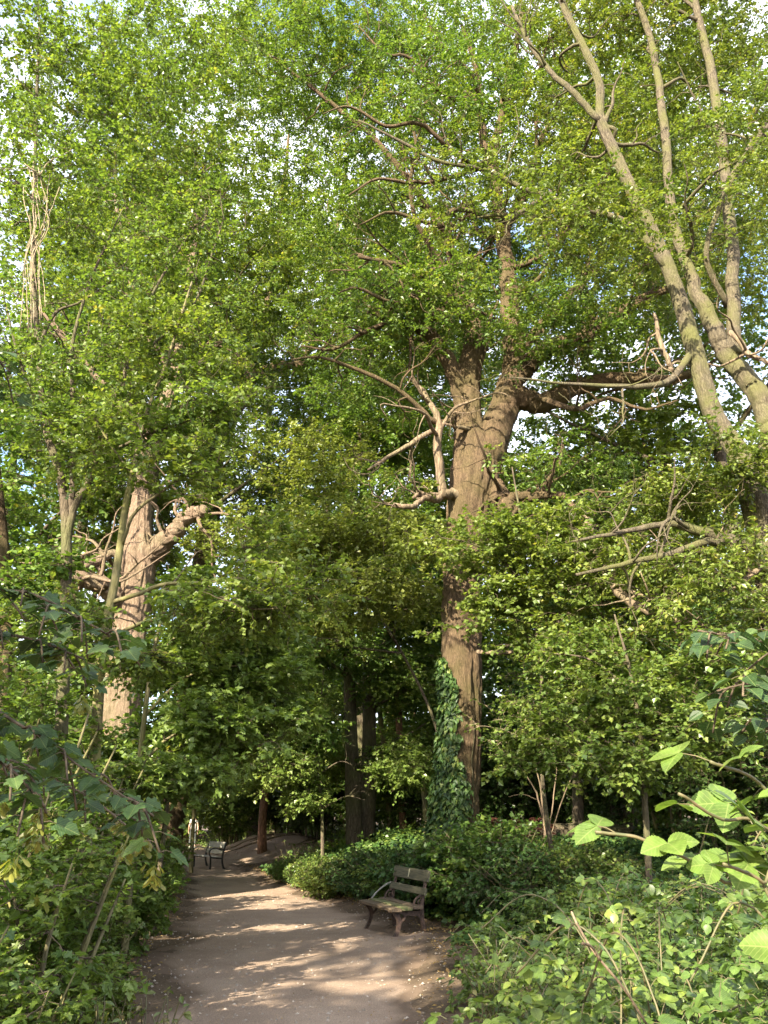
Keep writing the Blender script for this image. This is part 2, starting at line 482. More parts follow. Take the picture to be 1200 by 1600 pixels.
def soil_mat(name, stops, scale=1.3, fine=55.0, fineamt=.35, bump=.35, speck=None):
    m, N, L = new_mat(name)
    out = N.new('ShaderNodeOutputMaterial')
    tc = N.new('ShaderNodeTexCoord')
    n1 = N.new('ShaderNodeTexNoise'); n1.inputs['Scale'].default_value = scale; n1.inputs['Detail'].default_value = 7; n1.inputs['Roughness'].default_value = .62
    n2 = N.new('ShaderNodeTexNoise'); n2.inputs['Scale'].default_value = fine; n2.inputs['Detail'].default_value = 4
    for k in (n1, n2): L.new(tc.outputs['Object'], k.inputs['Vector'])
    r = ramp(N, stops); L.new(n1.outputs['Fac'], r.inputs['Fac'])
    g = ramp(N, [(.3, (1 - fineamt,) * 3), (.7, (1 + fineamt * .6,) * 3)]); L.new(n2.outputs['Fac'], g.inputs['Fac'])
    mx = N.new('ShaderNodeMixRGB'); mx.blend_type = 'MULTIPLY'; mx.inputs[0].default_value = 1
    L.new(r.outputs['Color'], mx.inputs[1]); L.new(g.outputs['Color'], mx.inputs[2])
    col = mx
    if speck:
        vo = N.new('ShaderNodeTexVoronoi'); vo.inputs['Scale'].default_value = 38
        L.new(tc.outputs['Object'], vo.inputs['Vector'])
        sr = ramp(N, [(.05, (1, 1, 1)), (.09, (0, 0, 0))]); L.new(vo.outputs['Distance'], sr.inputs['Fac'])
        sm = N.new('ShaderNodeMixRGB'); sm.inputs[2].default_value = (*speck, 1)
        ms = N.new('ShaderNodeMath'); ms.operation = 'MULTIPLY'; ms.inputs[1].default_value = .6
        L.new(sr.outputs['Color'], ms.inputs[0]); L.new(ms.outputs['Value'], sm.inputs[0]); L.new(mx.outputs['Color'], sm.inputs[1])
        col = sm
    if speck:                    # trodden middle, humus creeping in from the sides
        ea = N.new('ShaderNodeAttribute'); ea.attribute_name = 'edge'
        e1 = N.new('ShaderNodeMath'); e1.operation = 'MULTIPLY_ADD'; e1.inputs[1].default_value = .9
        L.new(n1.outputs['Fac'], e1.inputs[0]); L.new(ea.outputs['Fac'], e1.inputs[2])
        er = ramp(N, [(.78, (0, 0, 0)), (1.0, (.85, .85, .85))]); L.new(e1.outputs['Value'], er.inputs['Fac'])
        em = N.new('ShaderNodeMixRGB'); em.inputs[2].default_value = (.115, .08, .055, 1)
        L.new(er.outputs['Color'], em.inputs[0]); L.new(col.outputs['Color'], em.inputs[1])
        col = em
    p = N.new('ShaderNodeBsdfPrincipled'); p.inputs['Roughness'].default_value = .95; p.inputs['Specular IOR Level'].default_value = .15
    L.new(col.outputs['Color'], p.inputs['Base Color'])
    b = N.new('ShaderNodeBump'); b.inputs['Strength'].default_value = bump; b.inputs['Distance'].default_value = .03
    ad = N.new('ShaderNodeMath'); ad.operation = 'ADD'
    L.new(n1.outputs['Fac'], ad.inputs[0]); L.new(n2.outputs['Fac'], ad.inputs[1])
    L.new(ad.outputs['Value'], b.inputs['Height']); L.new(b.outputs['Normal'], p.inputs['Normal'])
    L.new(p.outputs['BSDF'], out.inputs['Surface'])
    return m

def plain_mat(name, c1, c2, scale=20.0, rough=.6, metal=0.0, stretch=(1, 1, 1), bump=.15, spec=.4):
    m, N, L = new_mat(name)
    out = N.new('ShaderNodeOutputMaterial')
    tc = N.new('ShaderNodeTexCoord'); mp = N.new('ShaderNodeMapping'); mp.inputs['Scale'].default_value = stretch
    L.new(tc.outputs['Object'], mp.inputs['Vector'])
    n = N.new('ShaderNodeTexNoise'); n.inputs['Scale'].default_value = scale; n.inputs['Detail'].default_value = 5
    L.new(mp.outputs['Vector'], n.inputs['Vector'])
    r = ramp(N, [(.35, c1), (.68, c2)]); L.new(n.outputs['Fac'], r.inputs['Fac'])
    p = N.new('ShaderNodeBsdfPrincipled'); p.inputs['Roughness'].default_value = rough; p.inputs['Metallic'].default_value = metal
    p.inputs['Specular IOR Level'].default_value = spec
    L.new(r.outputs['Color'], p.inputs['Base Color'])
    b = N.new('ShaderNodeBump'); b.inputs['Strength'].default_value = bump; b.inputs['Distance'].default_value = .01
    L.new(n.outputs['Fac'], b.inputs['Height']); L.new(b.outputs['Normal'], p.inputs['Normal'])
    L.new(p.outputs['BSDF'], out.inputs['Surface'])
    return m

LF_OAK = leaf_mat("oak_leaf", [(0, (0.045, 0.082, 0.016)), (.45, (0.090, 0.143, 0.026)), (.85, (0.150, 0.199, 0.035)), (1, (0.210, 0.190, 0.036))])
LF_MAPLE = leaf_mat("maple_leaf", [(0, (0.051, 0.094, 0.020)), (.5, (0.103, 0.158, 0.030)), (.88, (0.166, 0.219, 0.043)), (1, (0.240, 0.215, 0.050))])
LF_DARK = leaf_mat("dark_leaf", [(0, (.032, .062, .016)), (.6, (.058, .10, .024)), (1, (.10, .145, .032))], mix=.3)
LF_FAR = leaf_mat("far_leaf", [(0, (0.047, 0.086, 0.020)), (.5, (0.094, 0.148, 0.030)), (1, (0.169, 0.209, 0.043))])
LF_IVY = leaf_mat("ivy_leaf", [(0, (.018, .042, .011)), (.55, (.038, .078, .018)), (.85, (.07, .12, .026)), (1, (.12, .15, .035))], mix=.15, rough=.48, spec=.28)
LF_BRAMBLE = leaf_mat("bramble_leaf", [(0, (0.038, 0.076, 0.018)), (.55, (0.082, 0.133, 0.025)), (.9, (0.153, 0.199, 0.037)), (1, (0.240, 0.200, 0.050))], mix=.32, rough=.4)
LF_BRAMBLE_NEAR = leaf_mat("near_bramble_leaf", [(0, (0.038, 0.076, 0.018)), (.55, (0.082, 0.133, 0.025)), (.9, (0.153, 0.199, 0.037)), (1, (0.240, 0.200, 0.050))], mix=.32, rough=.4, veins=.4)
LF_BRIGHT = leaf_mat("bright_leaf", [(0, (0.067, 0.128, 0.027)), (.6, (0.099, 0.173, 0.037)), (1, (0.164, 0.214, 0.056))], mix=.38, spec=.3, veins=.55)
LF_SYC = leaf_mat("sycamore_leaf", [(0, (.02, .044, .015)), (.6, (.036, .07, .02)), (1, (.065, .105, .026))], mix=.3, rough=.5, spec=.3, veins=.35)
LF_KEY = leaf_mat("seed_key", [(0, (.10, .12, .02)), (1, (.19, .18, .04))], mix=.35)
LF_DRY = leaf_mat("dry_leaf", [(0, (.13, .075, .03)), (.5, (.22, .15, .06)), (1, (.34, .26, .11))], mix=.2, rough=.7, spec=.2)
LF_FERN = leaf_mat("dead_fern", [(0, (.05, .022, .015)), (1, (.10, .045, .026))], mix=.2, rough=.8, spec=.1)
LF_SUN_LIME = leaf_mat("sunlit_lime_leaf", [(0, (0.088, 0.128, 0.027)), (.5, (0.131, 0.178, 0.037)), (1, (0.191, 0.224, 0.056))])  # yellow-green leaf, brightened in colour to stand in for sun in the understorey
LF_GRASS = leaf_mat("grass_blade", [(0, (.06, .10, .025)), (.7, (.13, .16, .05)), (1, (.24, .20, .09))], mix=.3)
BK_OAK = bark_mat("oak_bark", (.034, .023, .014), (.21, .145, .085), moss=(.10, .09, .03), moss_amt=.28, sz=15, bump=.9, stretch=.17)
BK_PALE = bark_mat("pale_bark", (.032, .026, .018), (.15, .125, .083), moss=(.11, .11, .04), moss_amt=.5, sz=13, bump=.7, stretch=.2)
BK_GREEN = bark_mat("algae_bark", (.05, .044, .026), (.16, .14, .076), moss=(.17, .165, .05), moss_amt=.45, sz=10, bump=.3)
BK_DARK = bark_mat("dark_bark", (.035, .028, .02), (.12, .095, .065), moss=(.09, .1, .035), moss_amt=.35, sz=9)
BK_RED = bark_mat("red_bark", (.07, .038, .024), (.26, .14, .085), moss_amt=.08, sz=8)
BK_DEAD = bark_mat("dead_wood", (.045, .033, .024), (.19, .14, .092), moss_amt=.1, sz=8, bump=.4, stretch=.12)
TWIG = plain_mat("twig", (.04, .03, .02), (.11, .085, .055), 30, .85, spec=.2)
TWIG_PALE = plain_mat("pale_twig", (.16, .125, .08), (.33, .27, .18), 30, .85, spec=.2)
CANE = plain_mat("bramble_cane", (.06, .065, .025), (.11, .085, .04), 30, .6)
SOIL = soil_mat("woodland_soil", [(.25, (.06, .042, .028)), (.5, (.10, .072, .047)), (.72, (.155, .11, .072))], 1.1, 40, .45, .5)
EARTH = soil_mat("path_earth", [(.22, (.20, .145, .105)), (.5, (.29, .215, .158)), (.78, (.37, .285, .212))], .9, 90, .4, .6, speck=(.42, .36, .28))

# ------------------------------------------------------------------ ground, path, bare earth
def grid_sheet(name, xs, ys, zfun, mat):
    g = Geo()
    X, Y = np.meshgrid(xs, ys)
    V = np.stack([X, Y, zfun(X, Y)], -1).reshape(-1, 3)
    nx, ny = len(xs), len(ys)
    i = (np.arange(ny - 1)[:, None] * nx + np.arange(nx - 1)[None]).ravel()
    F = np.stack([i, i + 1, i + nx + 1, i + nx], -1)
    g.add(V, F.ravel(), np.full(len(F), 4))
    return tag(link(name, g.mesh(name, [mat], (0,))), kind='structure')

def graded(lo, hi, a, b, step, n):
    inner = np.arange(a, b, step)
    left = a - (a - lo) * np.linspace(1, 0, n, endpoint=False) ** 2.5
    right = b + (hi - b) * np.linspace(0, 1, n) ** 2.5
    return np.r_[left, inner, right]
grid_sheet('ground', graded(-500, 500, -14, 9, .2, 24), graded(-300, 900, 0, 40, .2, 28), H, SOIL)

def path_sheet():
    ys = np.r_[np.arange(-8, 42, .12), 44, 48, 52, 56, 60]
    l, r = path_edges(ys)
    j = .22 * np.clip(1.3 - abs(ys - 14) / 60, 0.4, 1)
    l = l + j * 2 * (vnoise(ys * 1.1, 3 + 0 * ys) - .5) + j * (vnoise(ys * 3.7, 8 + 0 * ys) - .5)
    r = r + j * 2 * (vnoise(ys * 1.3, 23 + 0 * ys) - .5) + j * (vnoise(ys * 3.9, 18 + 0 * ys) - .5)
    # worn bay round the bench
    r = r + .45 * np.exp(-((ys - 12.9) / 1.3) ** 2)
    u = np.linspace(0, 1, 26)
    X = l[:, None] + (r - l)[:, None] * u
    Y = np.repeat(ys[:, None], 26, 1)
    Z = H(X, Y) + .012 - .03 * (np.abs(u - .5) * 2)[None] ** 8
    g = Geo(); n = 26
    i = (np.arange(len(ys) - 1)[:, None] * n + np.arange(n - 1)[None]).ravel()
    F = np.stack([i, i + 1, i + n + 1, i + n], -1)
    g.add(np.stack([X, Y, Z], -1).reshape(-1, 3), F.ravel(), np.full(len(F), 4))
    me = g.mesh('path', [EARTH], (0,))
    at = me.attributes.new('edge', 'FLOAT', 'POINT')
    at.data.foreach_set('value', (np.abs(u * 2 - 1)[None] ** 3 + 0 * X).ravel().astype(np.float32))
    return tag(link('path', me), kind='structure')
path_sheet()

def earth_patch(name, cx, cy, rx, ry, mat=EARTH, lift=.006, seed=1):
    """bare trodden earth following the ground, with an uneven outline"""
    g = Geo(); na, nr = 72, 22
    a = np.arange(na) * 2 * math.pi / na
    w = 1 + .5 * (vnoise(seed * 7 + np.cos(a) * 2.2, seed + np.sin(a) * 2.2) - .5)
    t = np.linspace(0.02, 1, nr)[:, None]
    X = cx + rx * t * w * np.cos(a); Y = cy + ry * t * w * np.sin(a)
    Z = H(X, Y) + lift + .05 * (vnoise(X * 2.2, Y * 6) - .5) * (1 - t ** 4) - .04 * t ** 8
    i = np.arange(nr - 1)[:, None] * na; j = np.arange(na)[None]
    F = np.stack([i + j, i + (j + 1) % na, i + na + (j + 1) % na, i + na + j], -1).reshape(-1, 4)
    g.add(np.stack([X, Y, Z], -1).reshape(-1, 3), F.ravel(), np.full(len(F), 4))
    g.add(np.zeros((0, 3)), (np.arange(na)[::-1] - g.n), [na])
    return tag(link(name, g.mesh(name, [mat], (0,))), kind='structure')
earth_patch('ground', -4.9, 33.2, 3.0, 3.0, lift=.03, seed=3)
earth_patch('ground', -8.0, 36.5, 2.2, 2.0, lift=.03, seed=5)

# ------------------------------------------------------------------ benches
def box(geo, c, s, mat=0, rot=None, bev=.006):
    """box with chamfered edges along its length"""
    hx, hy, hz = A(s, float) / 2
    b = min(bev, hx * .5, hy * .5, hz * .5)
    prof = [(-hy + b, -hz), (hy - b, -hz), (hy, -hz + b), (hy, hz - b), (hy - b, hz), (-hy + b, hz), (-hy, hz - b), (-hy, -hz + b)]
    V = []
    for x, k in ((-hx, .75), (-hx + b, 1), (hx - b, 1), (hx, .75)):
        for y, z in prof:
            V.append((x, y - math.copysign(b, y) * (1 - k) * 2, z - math.copysign(b, z) * (1 - k) * 2))
    V = A(V)
    if rot is not None: V = V @ A(rot).T
    V = V + A(c)
    L, S = [], []
    for i in range(3):
        for j in range(8):
            jn = (j + 1) % 8
            L += [i * 8 + j, i * 8 + jn, (i + 1) * 8 + jn, (i + 1) * 8 + j][::-1]; S.append(4)
    L += list(range(8)); S.append(8)
    L += list(range(24, 32))[::-1]; S.append(8)
    geo.add(V, L, S, mat)

def strap(geo, pts, width, thick, mat=0, per=5, taper=None):
    """a flat cast iron bar bent through pts (y, z) in a bench end plane at x: pts rows (x,y,z)"""
    p = smooth_line(pts, per); T = nrm(np.gradient(p, axis=0))
    X = A([1.0, 0, 0])
    N = nrm(np.cross(T, X))
    K = len(p)
    w = np.full(K, thick) if taper is None else np.interp(np.linspace(0, 1, K), np.linspace(0, 1, len(taper)), taper)
    V = np.stack([p - X * width / 2 - N * w[:, None] / 2, p + X * width / 2 - N * w[:, None] / 2,
                  p + X * width / 2 + N * w[:, None] / 2, p - X * width / 2 + N * w[:, None] / 2], 1)
    _tube_faces(geo, V[None], mat, True)

def rx(a):
    c, s = math.cos(a), math.sin(a)
    return A([[1, 0, 0], [0, c, -s], [0, s, c]])

WOOD_GREEN = plain_mat("mossy_board", (.045, .046, .026), (.11, .10, .06), 9, .75, stretch=(.6, 6, 6), bump=.3)
WOOD_SEAT = plain_mat("weathered_seat_wood", (.05, .037, .024), (.14, .10, .062), 9, .7, stretch=(.6, 6, 6), bump=.35)
WOOD_MOSS = plain_mat("green_stained_seat_wood", (.05, .075, .02), (.16, .13, .07), 5, .75, stretch=(.9, 5, 5), bump=.3)
WOOD_GREY = plain_mat("silvered_board", (.22, .21, .17), (.38, .36, .30), 9, .6, stretch=(.6, 6, 6), bump=.3)
IRON_RUST = plain_mat("rusty_cast_iron", (.03, .02, .016), (.095, .06, .044), 30, .6, bump=.3)
IRON_BLACK = plain_mat("black_cast_iron", (.012, .012, .012), (.04, .038, .035), 30, .4, bump=.2)
PALE_STRIP = plain_mat("pale_strip_finish", (.32, .30, .19), (.42, .40, .27), 30, .45)
PALE_IRON = plain_mat("pale_worn_sunlit_iron", (.16, .15, .13), (.30, .29, .26), 30, .5, bump=.2)

def part(name, geo, mats, parent, smooth=()):
    return link(name, geo.mesh(name, mats, smooth), parent)

def near_bench():
    Lb = 1.40
    a0, a1 = ground_at(645, 12.6), ground_at(597, 13.8)
    o = (a0 + a1) / 2
    ang = math.atan2(a1[1] - a0[1], a1[0] - a0[0])          # local +x runs to the far end, the sitter faces local +y
    o[2] = min(a0[2], a1[2]) - .05
    t = empty('park_bench', o, 'low armless park bench with mossy boards and brown cast iron legs, beside the ivy bank', 'bench', rot=ang)
    for k, (y, w, m) in enumerate(((.295, .16, WOOD_SEAT), (.125, .16, WOOD_MOSS), (-.045, .16, WOOD_SEAT))):
        g = Geo(); box(g, (0, y, .455 - .012 * (2 - k)), (Lb, w, .045), 0); part('seat_plank', g, [m], t)
    tilt = rx(math.radians(14))
    g = Geo(); box(g, (0, -.235, .86), (Lb * .97, .034, .16), 0, tilt); b = part('back_board', g, [WOOD_GREEN], t)
    g = Geo(); box(g, (.02, -.209, .872), (.035, .006, .115), 0, tilt); part('pale_strip', g, [PALE_STRIP], b)  # narrow pale upright strip on the top back board
    g = Geo(); box(g, (0, -.172, .655), (Lb, .034, .10), 0, tilt); part('back_board', g, [WOOD_GREEN], t)
    for sx in (-1, 1):
        x = sx * (Lb / 2 - .12)
        g = Geo()
        strap(g, [(x, .36, .0), (x, .30, .05), (x, .235, .16), (x, .215, .28), (x, .26, .37), (x, .33, .42)], .055, .05, taper=[.075, .045, .05, .06, .07, .03])
        strap(g, [(x, .40, .005), (x, .33, .02), (x, .26, .10)], .06, .025)
        part('leg', g, [IRON_RUST], t)
        g = Geo()
        strap(g, [(x, -.25, .0), (x, -.20, .07), (x, -.165, .22), (x, -.15, .36), (x, -.155, .50), (x, -.20, .70), (x, -.262, .94)], .05, .04, taper=[.06, .055, .05, .055, .05, .035, .03])
        strap(g, [(x, -.31, .005), (x, -.24, .02), (x, -.19, .09)], .06, .025)
        part('leg', g, [IRON_RUST], t)
        g = Geo()
        strap(g, [(x, .37, .415), (x, .16, .395), (x, -.02, .37), (x, -.15, .385)], .05, .045, taper=[.03, .06, .07, .05])
        strap(g, [(x, .17, .40), (x, .12, .33), (x, .19, .26)], .035, .03)
        strap(g, [(x, -.03, .37), (x, -.11, .33), (x, -.155, .25)], .035, .03)
        part('seat_support', g, [IRON_RUST], t)
        g = Geo()
        strap(g, [(x, -.02, .48), (x, -.06, .56), (x, -.13, .60), (x, -.17, .585)], .03, .022)
        ring = [(x, -.125 + .035 * math.cos(q), .515 + .035 * math.sin(q)) for q in np.linspace(0, 6.28, 9)]
        strap(g, ring, .025, .014, per=2)
        part('bracket', g, [IRON_RUST], t)
    # thin bare arm rod left on the far end
    g = Geo(); x = Lb / 2 - .03
    strap(g, [(x, .17, .47), (x, .08, .56), (x, -.06, .655), (x, -.17, .70)], .018, .018)
    part('arm_rod', g, [PALE_IRON], t)
    g = Geo(); strap(g, [(-Lb / 2 + .12, -.2, .03), (-Lb / 2 + .12, .05, .045), (-Lb / 2 + .12, .3, .03)], .03, .02); part('foot_rail', g, [IRON_RUST], t)
near_bench()

def far_bench():
    Lb = 1.55
    a0, a1 = ground_at(347, 29.3), ground_at(319, 30.7)
    o = (a0 + a1) / 2; o[2] = min(a0[2], a1[2]) - .03
    ang = math.atan2(a1[1] - a0[1], a1[0] - a0[0])
    t = empty('park_bench', o, 'small distant bench with curled black iron arms, in front of the bare earth mound', 'bench', rot=ang)
    for k in range(4):
        g = Geo(); box(g, (0, .28 - .125 * k, .44 - .008 * k), (Lb, .105, .035), 0); part('seat_plank', g, [WOOD_GREY], t)
    tilt = rx(math.radians(15))
    for z, w, y in ((.80, .19, -.255), (.58, .14, -.19)):
        g = Geo(); box(g, (0, y, z), (Lb, .03, w), 0, tilt); part('back_board', g, [WOOD_GREY], t)
    for sx in (-1, 1):
        x = sx * (Lb / 2 - .01); m = IRON_BLACK
        g = Geo(); strap(g, [(x, .31, 0), (x, .27, .06), (x, .265, .25), (x, .28, .43)], .05, .05, taper=[.08, .05, .045, .05]); part('leg', g, [m], t)
        g = Geo(); strap(g, [(x, -.28, 0), (x, -.22, .1), (x, -.16, .30), (x, -.17, .50), (x, -.22, .70), (x, -.29, .91)], .05, .05, taper=[.08, .055, .05, .055, .05, .04]); part('leg', g, [m], t)
        g = Geo(); strap(g, [(x, -.22, .67), (x, -.10, .655), (x, .08, .70), (x, .24, .69), (x, .33, .61), (x, .32, .50), (x, .27, .43)], .05, .04); part('armrest', g, [m if sx < 0 else PALE_IRON], t)  # far armrest is paler: the sun's glint is put into its colour
        g = Geo(); strap(g, [(x, .29, .415), (x, .05, .385), (x, -.16, .37)], .05, .045); part('seat_support', g, [m], t)
far_bench()

# ------------------------------------------------------------------ the walker far down the path
def skin_body(name, verts, edges, radii, mat, parent, root=0, sub=2):
    me = bpy.data.meshes.new(name); me.from_pydata(verts, edges, []); me.update()
    o = link(name, me, parent)
    me.materials.append(mat)
    sk = o.modifiers.new('skin', 'SKIN'); sk.use_smooth_shade = True
    for i, r in enumerate(radii):
        d = me.skin_vertices[0].data[i]; d.radius = r if isinstance(r, tuple) else (r, r); d.use_root = (i == root)
    s = o.modifiers.new('sub', 'SUBSURF'); s.levels = sub; s.render_levels = sub
    return o

def person(loc, rot):
    SKIN = plain_mat("skin", (.36, .22, .16), (.45, .29, .21), 40, .55, bump=.02)
    SHIRT = plain_mat("white_shirt_cloth", (.66, .66, .66), (.78, .78, .80), 12, .8, bump=.1)
    TROU = plain_mat("dark_trouser_cloth", (.03, .035, .035), (.06, .065, .06), 15, .85)
    HAIR = plain_mat("dark_hair", (.015, .011, .008), (.05, .035, .025), 60, .6)
    SHOE = plain_mat("pale_shoe", (.55, .54, .5), (.7, .7, .68), 20, .6)
    t = empty('person', loc, 'person in a white shirt and dark trousers walking far down the path', 'person', rot=rot)
    J = [(0, 0, .94), (0, .01, 1.12), (0, .02, 1.32), (0, .01, 1.43), (0, -.005, 1.51), (0, -.02, 1.60), (0, -.02, 1.70),
         (.17, .01, 1.40), (.235, .04, 1.14), (.23, -.10, .93), (.225, -.16, .85),
         (-.17, .01, 1.40), (-.235, .0, 1.14), (-.24, .06, .92), (-.235, .04, .83),
         (.095, 0, .88), (.10, -.13, .50), (.10, -.17, .09), (.11, -.31, .04),
         (-.095, 0, .88), (-.10, .08, .49), (-.10, .28, .12), (-.11, .17, .045),
         (0, -.115, 1.605)]
    E = [(0, 1), (1, 2), (2, 3), (3, 4), (4, 5), (5, 6), (3, 7), (7, 8), (8, 9), (9, 10), (3, 11), (11, 12), (12, 13), (13, 14),
         (0, 15), (15, 16), (16, 17), (17, 18), (0, 19), (19, 20), (20, 21), (21, 22), (5, 23)]
    R = [(.14, .10), (.135, .095), (.15, .10), (.09, .07), .05, (.075, .09), (.06, .075), .055, .042, .034, .03, .055, .042, .034, .03,
         .085, .058, .042, .035, .085, .058, .042, .035, .018]
    skin_body('body', J, E, R, SKIN, t)
    for s in (1, -1):
        w = A(J[10] if s > 0 else J[14])
        hv, he, hr = [tuple(w), tuple(w + A([0, -.02, -.07]))], [(0, 1)], [.026, .03]
        for k in range(4):
            n = len(hv)
            hv += [tuple(w + A([0, -.045 + .018 * k, -.10])), tuple(w + A([-.01 * s, -.05 + .018 * k, -.145 - .008 * (k in (1, 2))]))]
            he += [(1, n), (n, n + 1)]; hr += [.009, .008]
        n = len(hv); hv += [tuple(w + A([0, -.06, -.06])), tuple(w + A([-.005 * s, -.075, -.10]))]; he += [(0, n), (n, n + 1)]; hr += [.010, .008]
        skin_body('hand', hv, he, hr, SKIN, t, sub=1)
    sh = [J[0], J[1], J[2], J[3], J[7], tuple(A(J[7]) * .45 + A(J[8]) * .55), J[11], tuple(A(J[11]) * .45 + A(J[12]) * .55)]
    skin_body('shirt', sh, [(0, 1), (1, 2), (2, 3), (3, 4), (4, 5), (3, 6), (6, 7)], [(.165, .125), (.16, .12), (.175, .125), (.11, .09), .085, .075, .085, .075], SHIRT, t, root=1)
    tr = [J[0], J[15], J[16], tuple(A(J[17]) + A([0, 0, .03])), J[19], J[20], tuple(A(J[21]) + A([0, 0, .03]))]
    skin_body('trousers', tr, [(0, 1), (1, 2), (2, 3), (0, 4), (4, 5), (5, 6)], [(.15, .115), .105, .08, .065, .105, .08, .065], TROU, t)
    skin_body('hair', [(0, .03, 1.60), (0, .0, 1.70), (0, -.05, 1.745)], [(0, 1), (1, 2)], [.075, .088, .05], HAIR, t)
    for f, h in ((17, 18), (21, 22)):
        a, b = A(J[f]), A(J[h])
        skin_body('shoe', [tuple(a + A([0, .04, -.04])), tuple(b)], [(0, 1)], [.05, .045], SHOE, t, sub=1)
pp = P(303, 1285, 46)
person((pp[0], 46, float(H(pp[0], 46))), math.radians(200))

# ------------------------------------------------------------------ trees traced from the photo
def W(rows):
    return A([[*P(px, py, Y), r] for px, py, Y, r in rows])

def tree(name, label, cat, trunk, limbs, blobs, spec, leafm, bark, twigm=None, group=None, segs=14, dead=(), rough=.05, ground=True, world_trunk=False, per=6, shoots=0, fiss=0.0):
    tl = A(trunk, float) if world_trunk else W(trunk)
    if ground:
        tl[0, 2] = float(H(tl[0, 0], tl[0, 1])) - .12
    base = tl[0, :3].copy()
    t = empty(name, base, label, cat, group)
    tl = smooth_line(tl, per * 6 if fiss else per)
    g = Geo(); nodes = [limb_tube(g, tl, 96 if fiss else segs, 0, rough, 0, seed=1, fiss=fiss)]
    gt = g
    def side_shoots(g, ln, n, lo=.35):
        """crooked side branches off a limb, each with a few forks"""
        s0 = np.r_[0, np.cumsum(np.linalg.norm(np.diff(ln[:, :3], axis=0), axis=1))]
        for q in range(n):
            d = s0[-1] * (lo + (1 - lo) * rng.random())
            p = A([np.interp(d, s0, ln[:, j]) for j in range(4)])
            i = int(np.clip(np.searchsorted(s0, d), 1, len(ln) - 1)); td = nrm(ln[i, :3] - ln[i - 1, :3])
            r0 = min(.55 * p[3], .05); L = (18 + 22 * rng.random()) * r0 + .6
            v = nrm(td * .5 + nrm(rng.normal(size=3)) + A([0, 0, .25]))
            c = [p[:3]]
            for j in range(6):
                v = nrm(v + rng.normal(size=3) * .33 + A([0, 0, .06])); c.append(c[-1] + v * L / 6)
            row = np.c_[A(c), r0 * (1 - .85 * np.linspace(0, 1, 7))]
            nodes.append(limb_tube(g, smooth_line(row, 3), 6, 0, .05, .2))
            for j in (2, 3, 4, 5):
                if rng.random() < .7:
                    v2 = nrm(nrm(row[j, :3] - row[j - 1, :3]) * .6 + rng.normal(size=3) * .6); c2 = [row[j, :3]]
                    for m in range(4):
                        v2 = nrm(v2 + rng.normal(size=3) * .35); c2.append(c2[-1] + v2 * L * .11)
                    nodes.append(limb_tube(g, smooth_line(np.c_[A(c2), row[j, 3] * .6 * (1 - .85 * np.linspace(0, 1, 5))], 2), 5, 0, .05))
    for k, lb in enumerate(limbs):
        big = fiss and lb[0][3] > .15
        ll = smooth_line(A(lb, float) if world_trunk else W(lb), 18 if big else 5)
        g = Geo(); nodes.append(limb_tube(g, ll, 48 if big else max(6, int(segs * .6)), 0, rough * .8, .08 if big else .25, seed=k, fiss=fiss * .7 if big else 0))
        if shoots: side_shoots(g, nodes[-1], shoots)
        link('branch', g.mesh('branch', [bark], (0,), base), t)
    for k, lb in enumerate(dead):
        ll = smooth_line(W(lb), 5)
        g = Geo(); dl = limb_tube(g, ll, 10, 0, .16, .3, seed=50 + k)
        if shoots: side_shoots(g, dl, 3, .3)
        link('dead_branch', g.mesh('dead_branch', [BK_DEAD], (0,), base), t)
    if shoots: side_shoots(gt, tl, shoots * 2, .6)
    link('trunk', gt.mesh('trunk', [bark], (0,), base), t)
    nodes = np.vstack(nodes)
    nodes = nodes[nodes[:, 2] > base[2] + .25 * (nodes[:, 2].max() - base[2])]
    if blobs:
        C, ctr = [], []
        for b in blobs:
            c = P(*b[:3]) if not world_trunk else A(b[:3], float)
            C.append(blob_points(c, b[3:6], int(b[6]), int(b[7])))
        C = np.vstack(C)
        C = C[rng.random(len(C)) < spec.get('dens', .8)]
        thick = nodes[nodes[:, 3] > .07]
        if len(thick):          # leaves sit on the outer twigs, clear of the thick wood
            C = A([c for c in C if np.min(((thick[:, :3] - c) ** 2).sum(1) - (.12 + 1.4 * thick[:, 3]) ** 2) > 0])
        g = Geo()
        crown(g, nodes, C, C.mean(0), spec, 1)
        link('crown', g.mesh('crown', [leafm, twigm or TWIG], (1,), base), t)
    return t

SP_OAK = dict(dens=.74, size=.58, nt=4, nl=13, ll=.10, tmpl=OVAL4, flat=.5, tilt=.6)
SP_MAPLE = dict(size=.5, nt=5, nl=8, ll=.095, tmpl=WIDE4, flat=.42, tilt=.55, dens=.72)
SP_FINE = dict(size=.45, nt=4, nl=10, ll=.085, tmpl=OVAL4, flat=.35, tilt=.5)

